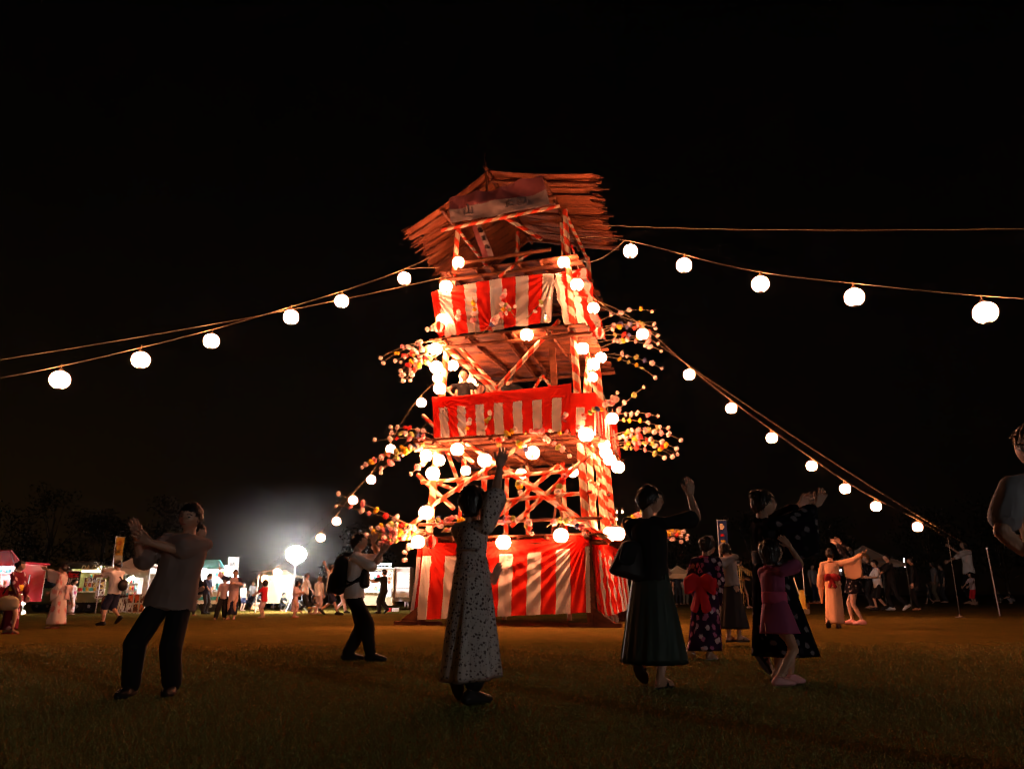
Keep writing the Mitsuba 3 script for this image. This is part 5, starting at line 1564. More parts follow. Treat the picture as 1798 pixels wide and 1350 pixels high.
crowd('boy in white tee and black shorts facing the tower', (1547, 1071), 984, -85, [('tee', 'white_cloth', {'loose': 1.2, 'hem': .06}), ('shorts', 'black_cloth', {'to': .95, 'loose': 1.15}), ('shoes', 'black_leather')], ('short', 'hair'), 55, hs=1.08, pose=dict(rh=(.08, .22, .66), lh=(-.08, .2, .66), rf=(.05, .06, 0), lf=(-.05, -.1, 0, 20)))
crowd('person in black jacket and white shoes behind the boy in white', (1572, 1071), 972, -85, [('tee', 'black_cloth', {'sleeve': 1.1, 'loose': 1.15}), ('trousers', 'black_cloth', {'loose': 1.1}), ('shoes', 'white_shoe')], ('short', 'hair'), 56, pose=dict(rh=(.1, .30, .60), lh=(-.1, .28, .6), rf=(.05, .02, 0), lf=(-.05, -.22, 0, 30), lean=(0, .04)))
crowd('person all in black standing apart from the boy in white', (1614, 1071), 978, -60, [('tee', 'black_cloth', {'sleeve': 1.7, 'loose': 1.3, 'hem': .15}), ('trousers', 'black_cloth', {'loose': 1.2})], ('short', 'hair'), 57, pose=dict(lean=(0, .05)))
crowd('person in dark clothes with bare legs in the gloom beyond the tent', (1634, 1060), 994, -90, [('tee', 'charcoal_cloth', {'loose': 1.2}), ('shorts', 'charcoal_cloth')], ('bob', 'hair'), 58, H=1.62, pose=WALK)
G = crowd('person in white tee and black shorts with glasses stretching both hands forward', (1711, 1060), 949, -88, [('tee', 'white_cloth', {'loose': 1.12, 'sleeve': .8}), ('trousers', 'black_cloth', {'loose': 1.25}), ('glasses', 'black_ring')], ('bob', 'hair'), 59, pose=dict(rh=(.06, .30, .66), lh=(-.06, .26, .88), le=(-.5, .2, -1), re=(.5, .2, -1)))
sk = thing('crossbody_strap', 'thin dark bag strap across the white tee of the person with glasses', 'bag strap')
part(sk, 'strap', tube(spline([G.neck + G.srt * .06 * G.H + G.sfw * .04 * G.H, G.chest + G.sfw * .085 * G.H + G.srt * .02 * G.H, G.waist - G.srt * .09 * G.H + G.sfw * .03 * G.H], 12), .012, 6), 'black_leather', True)
crowd('child in striped top and red shorts standing before the person with glasses', (1713, 1062), 1006, -95, [('tee', 'pale_pink_cloth', {'loose': 1.1}), ('shorts', 'red_cloth', {'to': 1.15})], ('bob', 'hair'), 60, hs=1.2, pose=dict(rh=(.2, .34, .42), lh=(-.1, .3, .5)))
crowd('person crouching in the dark by the leaning white pole', (1758, 1058), 1020, -95, [('tee', 'charcoal_cloth'), ('trousers', 'khaki_cloth')], ('short', 'hair'), 61, H=1.6, pose=CROUCH)
crowd('person in grey flowered top crouching at the picture edge', (1779, 1060), 1010, -80, [('tee', 'dark_floral_cloth'), ('trousers', 'grey_cloth')], ('bob', 'hair'), 62, H=1.6, pose=CROUCH)
crowd('person in pale pink dress half hidden by the dark green skirt', (1180, 1094), 1020, 90, [('dress', 'pale_pink_cloth', {'z1': .15})], ('bob', 'hair'), 63)
crowd('person with a pink hat under the dark tent behind the flowered yukatas', (1192, 1062), 1000, 180, [('tee', 'charcoal_cloth'), ('trousers', 'charcoal_cloth'), ('cap', 'pink_cloth')], ('short', 'hair'), 64)
crowd('person in grey standing under the dark tent behind the flowered yukatas', (1204, 1061), 1004, 170, [('tee', 'grey_cloth'), ('trousers', 'khaki_cloth')], ('short', 'hair'), 65)
crowd('person in dark clothes standing in the gloom before the leaning pole', (1662, 1058), 990, -80, [('tee', 'charcoal_cloth', {'loose': 1.2}), ('trousers', 'charcoal_cloth')], ('short', 'hair'), 66)
crowd('person in khaki trousers watching from the gloom past the pale canopy', (1648, 1056), 985, -70, [('tee', 'grey_cloth', {'loose': 1.2}), ('trousers', 'khaki_cloth')], ('bob', 'hair'), 67)
crowd('person in grey tee lingering near the bench in the gloom', (1432, 1058), 990, 160, [('tee', 'grey_cloth', {'loose': 1.1}), ('trousers', 'navy_cloth')], ('short', 'hair'), 68)
crowd('child in pale shirt behind the person with the phone light', (424, 1072), 1024, 120, [('tee', 'white_cloth', {'loose': 1.1}), ('shorts', 'navy_cloth')], ('short', 'hair'), 69, hs=1.2)
crowd('person in navy yukata looking on behind the child in red top', (480, 1066), 1010, 170, [('yukata', 'navy_cloth', {'drop': .1}), ('obi', 'dark_red_cloth')], ('bun', 'hair'), 70)
# on the tower's second deck
def upstairs(label, px, base_py, top_py, Y, yaw, wear, hair, seed, **kw):
    p, q = at(px, base_py, Y), at(px, top_py, Y)
    H = kw.pop('H', None) or (q[2] - DECKS[1] - .03)
    global ground
    old = ground
    ground = lambda *_: V(p[0], p[1], 0)
    oldz = globals()['lawn_z']
    globals()['lawn_z'] = lambda *_: DECKS[1] + 0.03
    g = person(label, (px, base_py), top_py, yaw, wear, hair, kw.get('pose'), 0, H=H, hs=kw.get('hs', 1.0), seed=seed)
    ground = old
    globals()['lawn_z'] = oldz
    return g


upstairs('child in dark top leaning on the second deck rail between lanterns', 815, 700, 651, 22.4, 200, [('tee', 'black_cloth', {'sleeve': .4}), ('shorts', 'black_cloth')], ('short', 'hair'), 71, hs=1.1, pose=dict(rh=('p', 792, 690, -.4), re=(1, .2, .2), lh=(-.2, .15, .62)))
upstairs('drummer in black on the second deck behind the V of the braces', 893, 690, 655, 23.4, 20, [('tee', 'black_cloth', {'sleeve': .9, 'loose': 1.2}), ('trousers', 'black_cloth')], ('short', 'hair'), 72, pose=dict(rh=(.28, .2, .70), lh=(-.28, .2, .70)))
upstairs('person with bowed head at the right corner of the second deck', 1017, 690, 681, 21.6, 200, [('tee', 'white_cloth'), ('trousers', 'charcoal_cloth')], ('short', 'hair'), 73, hs=1.05, pose=dict(head=(0, -25, 0), rh=(.1, .24, .72)))
upstairs('seated child with dark hair low on the second deck', 843, 694, 676, 23.0, 150, [('tee', 'dark_red_cloth'), ('trousers', 'charcoal_cloth')], ('short', 'hair'), 74, hs=1.15)
# ------------------------------------------------------------------ floodlights, stalls, flags, trees
def floodlight(x, y, z, label, r=0.52):
    key = thing('balloon_floodlight', label, 'floodlight')
    t = np.linspace(-1, 1, 19)
    pr = np.stack([r * np.sqrt(np.clip(1 - (0.985 * t) ** 2, 0, 1)), 0.86 * r * t], 1)
    part(key, 'balloon', lathe(pr, 24, (x, y, z)), 'lamp_glass', True, light=FLOOD * (1.25 if r < .5 else 1.0), weight=60.0 if r < 0.5 else 6.0)
    part(key, 'mast', tube(line((x, y, 0.25), (x, y, z - 0.86 * r), 4), 0.045, 10), 'metal', True)
    part(key, 'collar', lathe([(0.05, 0), (0.16, 0.02), (0.16, 0.10), (0.05, 0.14)], 16, (x, y, z - 0.86 * r - 0.10)), 'metal', 40)
    for k in range(3):
        a = 2.1 * k + 0.4
        part(key, 'leg', tube(line((x, y, 0.75), (x + 0.7 * math.cos(a), y + 0.7 * math.sin(a), 0.02), 3), 0.022, 8), 'metal', True)
    part(key, 'generator', to_arrays(M.batch_hull([S((x + dx * .26, y + .55 + dy * .2, .28 + dz * .2), .05) for dx in (-1, 1) for dy in (-1, 1) for dz in (-1, 1)])), 'charcoal_cloth', 40)


c = at(520, 973, 36.5)
floodlight(c[0], c[1], c[2], 'glaring white balloon floodlight on a mast behind the dancers', 0.47)
_h = V(7.5, 4.0, 4.4)
_sc = c + V(-1.2, 0, 1.2)
_g = np.stack(np.meshgrid(np.linspace(-1, 1, 40), np.linspace(-1, 1, 40), np.linspace(-1, 1, 40), indexing='ij'), -1)      # z, y, x
_d = np.linalg.norm(_g[..., ::-1] - (c - _sc) / _h * V(.5, 1, .8), axis=-1)
_n = meshkit.fbm(_g[..., ::-1] * _h * 0.42, 4, 5)
_s = np.clip(1 - _d, 0, 1) ** 2.8 * np.clip(0.25 + 1.7 * (_n - .25), 0.1, 1.4) * np.clip((1 - np.abs(_g).max(-1)) * 5, 0, 1)  # smoke added round the lamp, densest near it, to give it a halo
scene['smoke'] = {'type': 'cube', 'to_world': T4().translate(_sc.tolist()).scale(_h.tolist()), 'bsdf': {'type': 'null'}, 'exterior': {'type': 'ref', 'id': 'air'},
                  'interior': {'type': 'heterogeneous', 'albedo': 0.96, 'scale': 0.028,
                               'sigma_t': {'type': 'gridvolume', 'grid': mi.VolumeGrid(np.ascontiguousarray(_s[..., None], np.float32)), 'to_world': T4().translate((_sc - _h).tolist()).scale((2 * _h).tolist())}}}
labels['smoke'] = {'label': 'smoke added round the balloon floodlight to give it a halo', 'kind': 'stuff'}
floodlight(26.0, -26.0, 4.2, 'balloon floodlight on a mast behind the viewer')


def bulb_at(key, c, r=0.06, light=None):
    part(key, 'lamp', lathe([(r * .3, r * 1.2), (r, 0.1 * r), (r * .8, -.7 * r), (r * .2, -r)], 10, c), 'lamp_glass', True, light=STALL if light is None else light)


def wheel(key, x, y, r=0.28):
    w = numbered(key + '__wheel')
    R = [[1, 0, 0], [0, 0, 1], [0, 1, 0]]
    v, f = lathe([(r * .55, -.09), (r * .95, -.09), (r, -.05), (r, .05), (r * .95, .09), (r * .55, .09)], 24)
    put(numbered(w + '__tyre'), (v @ np.array(R) + V(x, y, r), f[:, ::-1]), 'rubber', 40)
    v, f = lathe([(r * .15, -.10), (r * .5, -.07), (r * .58, -.09), (r * .58, .09), (r * .2, .09)], 20)
    put(numbered(w + '__rim'), (v @ np.array(R) + V(x, y, r), f[:, ::-1]), 'metal', 40)


def goods(key, x0, x1, y, z, n, seed, mats=('white_paint', 'red_cloth', 'yellow_cloth', 'peach_cloth', 'teal_paint')):
    r = np.random.default_rng(seed)
    for i in range(n):
        x = x0 + (x1 - x0) * (i + .5) / n
        h = .10 + .22 * r.random()
        if r.random() < .5:
            part(key, 'jar', lathe([(.05, 0), (.055, h * .7), (.03, h * .85), (.03, h)], 10, (x, y + r.normal(0, .05), z)), mats[int(r.integers(len(mats)))], 40)
        else:
            part(key, 'carton', box((x, y + r.normal(0, .05), z + h / 2), (.13, .12, h)), mats[int(r.integers(len(mats)))])


def kiosk(name, label, catn, x0, x1, y, zf, zc, zt, deep, body_m, front_m, inner_m, awning_m, awning=(0.7, 0.35), wheels=True, tubes=1, light=None, seed=0, ngoods=7):
    """A food truck or stall open to the camera: floor zf, counter zc, roof zt."""
    key = thing(name, label, catn)
    t = 0.05
    part(key, 'floor', box(((x0 + x1) / 2, y + deep / 2, zf), (x1 - x0, deep, .1)), body_m)
    part(key, 'back_wall', box(((x0 + x1) / 2, y + deep - t / 2, (zf + zt) / 2), (x1 - x0 - .02, t, zt - zf - .12)), inner_m)
    for x in (x0 + t / 2, x1 - t / 2):
        part(key, 'side_wall', box((x, y + deep / 2 - .01, (zf + zt) / 2), (t, deep - .12, zt - zf - .1)), body_m)
    part(key, 'roof', to_arrays(M.batch_hull([S((x, yy, zt + .03), .05) for x in (x0 - .04, x1 + .04) for yy in (y - .04, y + deep + .04)])), body_m, 40)
    part(key, 'front_panel', box(((x0 + x1) / 2, y + t / 2, (zf + zc) / 2), (x1 - x0 - .13, t, zc - zf - .1)), front_m)
    part(key, 'counter', box(((x0 + x1) / 2, y - .08, zc), (x1 - x0, .42, .05)), 'white_paint')
    if awning:
        d, lift = awning
        p = [V(x0, y - .02, zt - .05), V(x1, y - .02, zt - .05), V(x1, y - d, zt + lift), V(x0, y - d, zt + lift)]
        U, W_ = np.meshgrid(np.linspace(0, 1, 12), np.linspace(0, 1, 6), indexing='ij')
        u, w = U[..., None], W_[..., None]
        P = (p[0] * (1 - u) + p[1] * u) * (1 - w) + (p[3] * (1 - u) + p[2] * u) * w
        part(key, 'awning', sheet(P, .04)[:2], awning_m, 30)
        for x in (x0 + .1, x1 - .1):
            part(key, 'stay', tube(line((x, y - .01, zt - .55), (x, y - d * .8, zt + lift * .8 - .03), 3), .015, 6), 'metal', True)
    for i in range(tubes):
        yy = y + deep * .35
        part(key, 'tube_light', tube(line((x0 + .25, yy, zt - .16 - .0 * i), (x1 - .25, yy, zt - .16), 3), .035, 8), 'lamp_glass', True, light=COOL if light is None else light)
    part(key, 'shelf', box(((x0 + x1) / 2, y + deep - .22, (zc + zt) / 2 + .1), (x1 - x0 - .2, .3, .03)), 'white_paint')
    goods(key, x0 + .15, x1 - .15, y + deep - .22, (zc + zt) / 2 + .12, ngoods, seed)
    goods(key, x0 + .15, x1 - .15, y - .05, zc + .03, ngoods, seed + 1)
    if wheels:
        for x in (x0 + .5, x1 - .5):
            wheel(key, x, y + .15)
    return key


def board(key, name, c, w, h, cols, rows, seed=0, m='poster_print'):
    """A printed menu board facing the camera; uv counts its panels."""
    x0, x1, z0, z1 = c[0] - w / 2, c[0] + w / 2, c[2] - h / 2, c[2] + h / 2
    v = np.array([[x0, c[1], z0], [x1, c[1], z0], [x1, c[1], z1], [x0, c[1], z1]])
    b = box((c[0], c[1] + .016, c[2]), (w, .03, h))
    part(key, name, (v, np.array([[0, 1, 2], [0, 2, 3]]), np.array([[0, 0], [cols, 0], [cols, rows], [0, rows]]) + seed * 7.0), m, False)
    part(key, name + '_back', b, 'white_paint')


# red food truck at the picture's left edge
Y0 = 32.0
xr, xl = at(30, 1050, Y0)[0], at(-75, 1050, Y0)[0]
k = kiosk('food_truck', 'red food truck with a dark red canopy and glaring counter lights', 'food truck', xl, xr, Y0, .55, 1.15, 2.05, 1.7, 'red_paint', 'red_paint', 'white_paint', 'red_paint', (.9, .5), tubes=1, light=COOL * 2.2, seed=1)
ft_ = at(37, 1050, Y0 - .3)[0]
part(k, 'light_pole', tube(line((ft_ + .12, Y0 - .3, .0), (ft_ + .2, Y0 - .3, 1.6), 3), .02, 8), 'metal', True)
for py in (1027, 1040, 1059, 1075):
    bulb_at(k, at(41, py, Y0 - .36), .075, STALL * 1.6)
board(k, 'menu_board', at(30, 1004, Y0 - .06), .30, .75, 1, 5, 1)

# green trailer selling tacos
Y1 = 35.0
xa, xb = at(116, 1050, Y1)[0], at(176, 1050, Y1)[0]
k = kiosk('food_trailer', 'olive green food trailer with a dark awning and a hanging menu board', 'food trailer', xa, xb, Y1, .50, .92, 2.0, 1.6, 'olive_paint', 'olive_paint', 'tan_canvas', 'dark_canvas', (.8, .22), tubes=1, light=STALL * .6, seed=3)
part(k, 'lettering', text_on('DA CA', .20, at(142, 1000, Y1 - .62), (1, 0, 0), (0, .25, 1), .01), 'cream_print')
c = at(128, 1016, Y1 - .5)
part(k, 'sign_board', box(c, (.62, .04, .66)), 'ink', label='black hanging board lettered TACOS')
part(k, 'lettering', text_on('TACOS', .20, c + V(-.28, -.035, -.18), (1, 0, 0), (0, 0, 1), .012, .56), 'white_paint')
part(k, 'lettering', strokes([(0, .6, .3, .9), (.3, .9, .25, .3), (.25, .3, .6, .8), (.6, .8, .6, .4), (.6, .4, .95, .75), (.95, .75, 1.2, .5), (1.2, .5, 1.6, .7), (-.2, .2, 1.7, .3)], .30, c + V(-.24, -.035, .02), (1, 0, 0), (0, 0, 1), .14), 'red_cloth')
part(k, 'fascia', box(at(126, 1003, Y1 - .3), (.75, .05, .06)), 'white_paint')
board(k, 'menu_board', at(158, 1022, Y1 - .28), .55, .42, 3, 2, 2)
board(k, 'menu_board', at(176, 1034, Y1 - .40), .40, .85, 1, 4, 4)
for px, py in ((147, 985.5), (163, 1010), (152, 1012)):
    pass
# low green car in the dark beside it
kc = thing('parked_car', 'low olive van parked in the dark beside the green trailer', 'van')
x0, x1 = at(56, 1050, 37)[0], at(100, 1050, 37)[0]
part(kc, 'body', soften(M.batch_hull([S((x, yy, z), .14) for x in (x0 + .1, x1 - .1) for yy in (37.0, 38.2) for z in (.45, .95)]), .12, 2), 'olive_paint', True)
part(kc, 'cabin', soften(M.batch_hull([S((x0 + .35 + .1 * j, yy, z), .1) for j in (0, 1) for yy in (37.1, 38.1) for z in (1.1, 1.45)] + [S((x1 - .25, yy, 1.1), .1) for yy in (37.1, 38.1)] + [S((x1 - .55, yy, 1.45), .1) for yy in (37.1, 38.1)]), .12, 2), 'charcoal_cloth', True)
for x in (x0 + .35, x1 - .35):
    wheel(kc, x, 37.0, .26)

# white canopy with bulbs beside the trailer
def canopy(name, label, xc, y, w, d, ze, za, m, leg_m='metal', valance=.22, legs=True):
    key = thing(name, label, 'canopy tent')
    A = V(xc, y + d / 2, za)
    cs = [V(xc - w / 2, y, ze), V(xc + w / 2, y, ze), V(xc + w / 2, y + d, ze), V(xc - w / 2, y + d, ze)]
    for i in range(4):
        p, q = cs[i], cs[(i + 1) % 4]
        n = 10
        U, W_ = np.meshgrid(np.linspace(0, 1, n), np.linspace(0, 1, n), indexing='ij')
        u, w_ = U[..., None], W_[..., None]
        P = (p * (1 - u) + q * u) * (1 - w_) + A * w_ - V(0, 0, .10) * np.sin(np.pi * w_)
        P[:, -1] = A + (P[:, -2] - A) * .02
        part(key, 'roof_panel', sheet(P, .01)[:2], m, 30)
        t = np.linspace(0, 1, 12)[:, None]
        e = p * (1 - t) + q * t
        P = np.stack([e, e - V(0, 0, valance) + V(0, 0, .03) * np.cos(t * 40)], 1)
        part(key, 'valance', sheet(P, .008)[:2], m, 30)
    for cst in cs:
        part(key, 'leg', tube(line(cst - V(0, 0, .05), V(cst[0], cst[1], 0), 3), .028, 8), leg_m, True)
    return key


Y2 = 34.0
xc = at(214, 1050, Y2)[0]
k = canopy('canopy_tent', 'white pitched canopy with glaring bulbs beside the green trailer', xc, Y2, 2.15, 2.2, 1.92, 2.6, 'white_canvas')
for px, py in ((176, 998), (203, 992), (212, 1003), (222, 998), (207, 1014), (232, 1014), (226, 1017)):
    bulb_at(k, at(px, py, Y2 + .25), .085, STALL * 2.6)
part(k, 'back_sheet', box((xc + .1, Y2 + 2.15, 1.0), (1.9, .02, 1.8)), 'white_canvas')
kt = thing('stall_table', 'cloth covered table with posters under the white pitched canopy', 'table')
part(kt, 'table_top', box(at(216, 1046, Y2 + .3) + V(0, 0, 0), (1.6, .6, .05)), 'wood')
for dx in (-.75, .75):
    part(kt, 'leg', box(at(216, 1046, Y2 + .3) * V(1, 1, 0) + V(dx, 0, .35), (.06, .5, .7)), 'wood')
board(kt, 'poster', at(212, 1062, Y2 - .03), .95, .60, 5, 1, 5)
kp = thing('sandwich_board', 'white standing signboard with food pictures by the canopy leg', 'signboard')
board(kp, 'poster', at(239, 1059, Y2 - .15), .80, .80, 3, 2, 9)
for dx in (-.36, .36):
    part(kp, 'leg', beam(at(239, 1059, Y2 - .10) + V(dx, 0, .2), at(239, 1074, Y2 + .2) + V(dx, .1, -.02), .03, .03), 'white_paint')
fr = thing('drinks_fridge', 'glass fronted drinks fridge glowing under the white canopy', 'fridge')
c = at(231, 1034, Y2 + .9)
part(fr, 'cabinet', box(c + V(0, .25, -.15), (.5, .45, 1.3)), 'white_paint')
for i in range(3):
    part(fr, 'shelf', box(c + V(0, 0, -.35 + .3 * i), (.46, .12, .02)), 'white_paint')
    for j in range(4):
        part(fr, 'bottle', lathe([(.03, 0), (.034, .12), (.014, .17), (.014, .2)], 8, c + V(-.16 + .11 * j, -.02, -.34 + .3 * i)), ('teal_paint', 'white_paint', 'yellow_cloth', 'red_cloth')[(i + j) % 4], 40)
part(fr, 'tube_light', tube(line(c + V(-.2, -.03, .47), c + V(.2, -.03, .47), 2), .02, 8), 'lamp_glass', True, light=COOL * .8)


def nobori(label, px0, px1, py0, py1, Y, m, lean=.0, pole_to=None, wave=.05):
    """A tall narrow flag on its pole; returns (key, function from (u, v) on the cloth to a point)."""
    key = thing('banner_flag', label, 'banner flag')
    p, q = at((px0 + px1) / 2, py0, Y), at((px0 + px1) / 2, py1, Y)
    wd = abs(at(px1, py1, Y)[0] - at(px0, py1, Y)[0])
    U, W_ = np.meshgrid(np.linspace(0, 1, 10), np.linspace(0, 1, 24), indexing='ij')
    u, w = U[..., None], W_[..., None]
    P = p * (1 - w) + q * w + V(1, 0, 0) * (u - .5) * wd + V(lean, 0, 0) * (1 - w) + V(0, 1, 0) * wave * np.sin(5 * w + 2 * u)
    part(key, 'cloth', sheet(P, .006)[:2], m, True)
    top, x = P[0, 0] + V(-.02, 0, .06), P[0, -1]
    part(key, 'pole', tube(line(top, V(x[0] - .02 - lean * .3, Y, 0), 4), .018, 8), 'white_paint', True)
    part(key, 'top_rod', tube(line(top - V(0, 0, .03), P[-1, 0] + V(.03, 0, .02), 2), .012, 6), 'white_paint', True)
    return key, lambda a, b: P[min(9, int(a * 9.99)), min(23, int(b * 23.99))]


k, fp_ = nobori('tall yellow and cream flag lettered TACOS above the white canopy', 200, 214, 943, 1000, 35.5, 'yellow_print', .12)
q = fp_(0, .62)
part(k, 'panel', sheet(np.stack([np.stack([fp_(a, b) + V(0, -.012, 0) for b in np.linspace(.58, .99, 8)]) for a in np.linspace(.02, .98, 6)]), .004)[:2], 'cream_print', True)
part(k, 'lettering', text_on('TACOS', .13, fp_(0, .47) + V(.02, -.045, 0), (1, 0, 0), (.08, 0, 1), .012, .37), 'ink')
part(k, 'emblem', strokes([(0, .5, .4, .9), (.4, .9, .8, .6), (.2, .3, .7, .4), (.5, .1, .9, .5)], .24, fp_(.15, .28) + V(0, -.045, 0), (1, 0, 0), (.08, 0, 1), .12), 'red_cloth')
# white kei truck
Y3 = 36.0
k = kiosk('food_truck', 'small white food truck with a teal hatch and a brightly lit window', 'food truck', at(341, 1050, Y3)[0], at(389, 1050, Y3)[0], Y3, .42, .98, 2.05, 1.4, 'white_paint', 'white_paint', 'white_paint', 'teal_paint', (.7, .30), tubes=1, light=COOL * 2.0, seed=8, ngoods=8)
part(k, 'trim', box(((at(341, 1050, Y3)[0] + at(389, 1050, Y3)[0]) / 2, Y3 - .012, .62), (1.5, .02, .16)), 'teal_paint')
k, fp_ = nobori('white flag with black brush characters behind the white food truck', 401, 418, 979, 1014, 37.5, 'white_cloth', .04)
YAKI = [(.25, .95, .25, .45), (.25, .45, .05, .1), (.25, .45, .42, .15), (.08, .75, .14, .55), (.42, .75, .36, .58), (.5, .85, .95, .85), (.72, .97, .72, .6), (.5, .65, .95, .65), (.6, .65, .6, .45), (.82, .65, .82, .45), (.48, .45, .98, .45), (.62, .45, .5, .1), (.8, .45, .8, .15), (.8, .15, .98, .2)]
KI = [(.2, .8, .8, .85), (.15, .6, .85, .65), (.4, .95, .65, .4), (.3, .3, .45, .08), (.45, .08, .75, .12)]
part(k, 'lettering', strokes(YAKI, .27, fp_(.2, .42) + V(0, -.07, 0), (1, 0, 0), (0, 0, 1), .075), 'ink')
part(k, 'lettering', strokes(KI, .24, fp_(.22, .78) + V(0, -.07, 0), (1, 0, 0), (0, 0, 1), .08), 'ink')
# tan canvas shelter under the floodlight
k = canopy('canvas_shelter', 'tan canvas shelter glowing in the floodlight beside the lantern pole', at(488, 1050, 40)[0], 40.0, 1.5, 1.8, 1.75, 2.1, 'tan_canvas', valance=.1)
part(k, 'front_sheet', sheet(np.stack([np.stack([V(at(488, 1050, 40)[0] - .72 + 1.44 * a, 40.03 + .03 * math.sin(9 * a + 2 * b), .35 + 1.35 * b) for b in np.linspace(0, 1, 10)]) for a in np.linspace(0, 1, 24)]), .01)[:2], 'tan_canvas', True)
kp = thing('lantern_pole', 'pale pole where the steep lantern string ends', 'pole')
c0 = at(453, 1012, 35.2)
part(kp, 'pole', tube(line(V(c0[0], c0[1], 0), c0 + V(.03, 0, .05), 3), .035, 8), 'white_paint', True)
part(kp, 'cross_bar', tube(line(c0 + V(-.35, 0, .24), c0 + V(.7, 0, .26), 3), .015, 6), 'metal', True)
kp = thing('lantern_pole', 'pole on the lawn where the steep string at the right of the tower ends', 'pole')
c0 = at(1665, 948, 27.8)
part(kp, 'pole', tube(line(V(c0[0], c0[1], 0), c0 + V(0, 0, .1), 3), .02, 8), 'black_ring', True)
part(kp, 'foot', lathe([(.16, 0), (.16, .03), (.05, .06), (.04, .12)], 14, (c0[0], c0[1], 0)), 'dark_cable', 40)
# white stall by the tower
Y4 = 40.0
xa, xb = at(630, 1050, Y4)[0], at(690, 1050, Y4)[0]
k = kiosk('food_stall', 'white lit food stall with a tan counter left of the tower', 'food stall', xa, xb, Y4, .30, .92, 2.05, 1.6, 'tan_canvas', 'tan_canvas', 'white_paint', 'white_paint', (.5, .05), wheels=False, tubes=1, light=COOL * 2.6, seed=11, ngoods=9)
for i in range(3):
    part(k, 'roof_lamp', tube(line(at(661, 989, Y4 - .55) + V(0, 0, -.09 * i), at(687, 989, Y4 - .55) + V(0, 0, -.09 * i), 2), .02, 8), 'lamp_glass', True, light=COOL * .55)
board(k, 'menu_board', at(681, 1012, Y4 - .05), .34, .75, 2, 4, 12)
kd = thing('site_cabin', 'grey site cabin door panel beside the white stall', 'cabin')
part(kd, 'door', box(at(707, 1022, Y4 + .2), (.72, .05, 1.5)), 'white_paint')
part(kd, 'wall', box(at(709, 1022, Y4 + .9) + V(0, 0, -.1), (.9, 1.2, 1.75)), 'grey_cloth')
part(kd, 'rail', box(at(707, 1032, Y4 + .16), (.70, .03, .03)), 'metal')
kb = thing('cool_box', 'white cool box standing on end by the stall counter', 'cool box')
part(kb, 'box', to_arrays(M.batch_hull([S(at(683, 1039, Y4 - .4) + V(dx * .13, dy * .12, dz * .22), .03) for dx in (-1, 1) for dy in (-1, 1) for dz in (-1, 1)])), 'white_paint', 40)
part(kb, 'lid', box(at(683, 1031.5, Y4 - .4), (.36, .33, .05)), 'white_paint')
for i, (px, m, w) in enumerate(((684, 'red_cloth', .14), (695, 'white_paint', .3))):
    kb = thing('crate', ('small red crate' if i == 0 else 'low white crate') + ' on the grass before the white stall', 'crate')
    c = at(px, 1060, 37.5) * V(1, 1, 0)
    for s in (-1, 1):
        part(kb, 'side', box(c + V(s * w / 2, 0, .09), (.02, .25, .18)), m)
        part(kb, 'end', box(c + V(0, s * .12, .09), (w - .03, .02, .17)), m)
    part(kb, 'base', box(c + V(0, 0, .02), (w - .03, .21, .02)), m)
# tents right of the tower
Y5 = 45.0
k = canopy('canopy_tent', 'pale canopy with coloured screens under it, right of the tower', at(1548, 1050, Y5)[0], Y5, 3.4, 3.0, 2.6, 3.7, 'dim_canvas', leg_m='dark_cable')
part(k, 'screen', box(at(1553, 987, Y5 + 1.2), (.20, .03, .60)), 'blue_print', light=V(.001, .003, .03))
part(k, 'tube_light', tube(line(at(1587, 980, Y5 + .6), at(1588, 995, Y5 + .6), 2), .035, 8), 'lamp_glass', True, light=COOL * .7)
part(k, 'sign', box(at(1577, 990, Y5 + .8), (.30, .03, .26)), 'yellow_print', light=V(.006, .005, .001))
k = canopy('canopy_tent', 'dark khaki canopy in the gloom behind the flowered yukatas', at(1200, 1050, 39)[0], 39.0, 1.9, 2.0, 1.8, 2.25, 'tan_canvas', leg_m='dark_cable')
bulb_at(k, at(1214, 996, 39.2), .05, STALL * .35)
k, fp_ = nobori('dark blue flag with a pictured beer glass and yellow marks', 1262, 1278, 914, 968, 33.0, 'blue_print', -.05)
th = np.linspace(0, 2 * np.pi, 14)
part(k, 'emblem', strokes([(.2, .2, .2, .8), (.3, .2, .3, .8), (.4, .2, .4, .8), (.15, .85, .5, .85), (.5, .7, .62, .6), (.62, .6, .5, .35)], .36, fp_(.18, .36) + V(0, -.07, 0), (1, 0, 0), (0, 0, 1), .16), 'cream_print')
part(k, 'emblem', strokes([(.1, .3, .7, .3), (.2, .5, .6, .5)], .3, fp_(.15, .55) + V(0, -.07, 0), (1, 0, 0), (0, 0, 1), .2), 'red_cloth')
part(k, 'emblem', strokes([(.1, .9, .6, .9), (.35, .9, .35, .1), (.1, .55, .6, .6)], .42, fp_(.2, .95) + V(0, -.07, 0), (1, 0, 0), (0, 0, 1), .17), 'yellow_print')
k, fp_ = nobori('small yellow flag behind the tall yukata', 1399, 1411, 893, 901, 33.0, 'yellow_print', .05, wave=.03)
kx = thing('yellow_stand', 'yellow bollard shaped stand on a crate in the gloom by a bench', 'stand')
c = at(1407, 1036, 33.0) * V(1, 1, 0)
part(kx, 'base', box(c + V(0, 0, .10), (.42, .3, .2)), 'khaki_cloth')
part(kx, 'post', lathe([(.16, .2), (.17, .3), (.13, .5), (.15, .65), (.10, .8), (.11, .95), (.04, 1.0)], 16, c), 'yellow_print', 40)
part(kx, 'arm', tube(line(c + V(-.1, 0, .8), c + V(-.28, 0, 1.5), 3), .03, 8), 'cream_print', True)
kx = thing('bench', 'low dark bench in the gloom beside the yellow stand', 'bench')
c = at(1440, 1036, 34.5) * V(1, 1, 0)
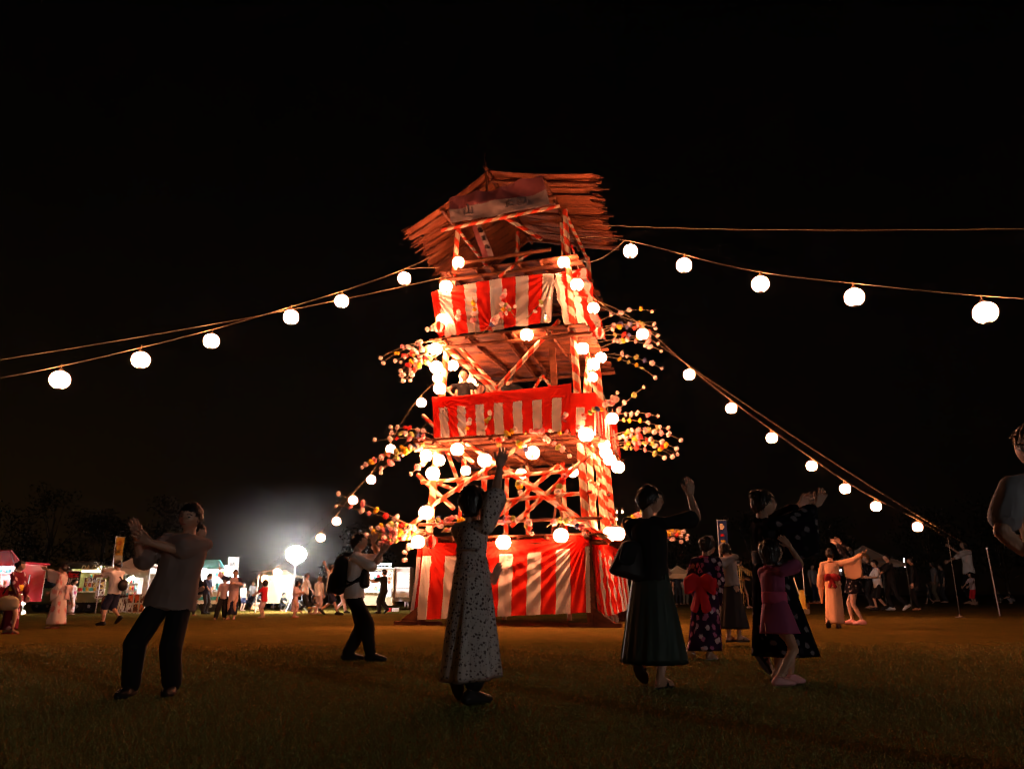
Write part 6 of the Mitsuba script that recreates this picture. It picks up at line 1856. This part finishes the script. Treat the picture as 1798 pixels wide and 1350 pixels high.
for i in range(3):
    part(kx, 'seat_slat', box(c + V(0, .14 * i, .43), (1.5, .12, .04)), 'wood')
for dx in (-.6, .6):
    part(kx, 'leg', box(c + V(dx, .14, .2), (.08, .36, .4)), 'wood')
kx = thing('white_pole', 'white pole leaning in the lawn behind the person with glasses', 'pole')
part(kx, 'pole', tube(line(at(1733, 964, 30.0), at(1749, 1040, 30.0) * V(1, 1, 0), 3), .03, 8), 'grey_cloth', True)
part(kx, 'cap', lathe([(.045, 0), (.05, .05), (.02, .09)], 10, at(1733, 964, 30.0)), 'metal', 40)


def phone(label, c, light):
    key = thing('phone', label, 'phone')
    part(key, 'case', box(c, (.075, .012, .15)), 'black_ring')
    part(key, 'lamp', lathe([(.008, -.01), (.02, 0), (.008, .01)], 10, c + V(.0, -.022, .04)), 'lamp_glass', True, light=light)


phone('phone with its white lamp lit in the hand of the person in pink cardigan', at(405, 1011, PHONE.o[1] - .38), FLOOD * .9)
phone('phone with a small white light beside the orange yukata', at(1476, 1004, 17.6), FLOOD * .35)


# trees, dark behind the stalls
def tree(px, py_top, Y, w, label, seed):
    r = np.random.default_rng(seed)
    key = thing('tree', label, 'tree', 'dark trees behind the stalls')
    base = at(px, 1040, Y) * V(1, 1, 0)
    h = at(px, py_top, Y)[2]
    top = base + V(r.normal(0, .3), 0, h * .75)
    limbs = [tube(bend(base, top, base + V(r.normal(0, .4), 0, h * .4), 8), np.linspace(.28, .06, 8), 8)[:2]]
    cl = []
    for i in range(26):
        a, z = r.random() * 2 * np.pi, .28 + .70 * r.random()
        rad = w * (.35 + .65 * math.sin(min(1, (1.02 - z) / .7) * np.pi / 2)) * (.35 + .65 * r.random())
        c = base + V(math.cos(a) * rad, math.sin(a) * rad, h * z)
        cl.append(c)
        if i % 3 == 0:
            s = base + (top - base) * (z * .7)
            limbs.append(tube(bend(s, c, (s + c) / 2 - V(0, 0, .3), 5), np.linspace(.09, .02, 5), 5)[:2])
    part(key, 'trunk', cat(*limbs), 'bark', True)
    n = 2600
    cc = np.array(cl)[r.integers(len(cl), size=n)]
    d = r.normal(0, 1, (n, 3))
    d /= np.linalg.norm(d, axis=1, keepdims=True)
    p = cc + d * (w * .34 * r.random((n, 1)) ** .4) * V(1, 1, .8)
    a, b = r.normal(0, 1, (n, 3)), r.normal(0, 1, (n, 3))
    a /= np.linalg.norm(a, axis=1, keepdims=True)
    b -= a * (a * b).sum(1, keepdims=True)
    b /= np.linalg.norm(b, axis=1, keepdims=True)
    s = (.10 + .12 * r.random((n, 1)))
    v = np.stack([p - a * s, p + b * s * .5, p + a * s, p - b * s * .5], 1).reshape(-1, 3)
    q = np.arange(n) * 4
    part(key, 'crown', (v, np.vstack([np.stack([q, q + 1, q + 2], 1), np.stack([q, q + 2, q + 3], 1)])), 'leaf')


for i, (px, pt_, Y, w, lab) in enumerate(((-20, 885, 88, 5.4, 'dark tree behind the red food truck'), (75, 860, 92, 5.8, 'tall dark tree between the red truck and the green trailer'), (170, 905, 87, 4.4, 'dark tree behind the green trailer'),
                                          (265, 875, 93, 5.4, 'dark tree behind the white canopy'),
                                          (630, 930, 90, 4.1, 'dark tree behind the white stall'), (1180, 925, 96, 5.1, 'dark tree behind the khaki canopy'),
                                          (1330, 905, 94, 5.8, 'dark tree behind the tall yukata'), (1470, 915, 98, 5.4, 'dark tree behind the orange yukata'), (1640, 895, 93, 5.8, 'dark tree beyond the pale canopy'), (1770, 875, 96, 5.8, 'dark tree at the far right of the lawn'))):
    tree(px, pt_, Y, w, lab, 300 + i)
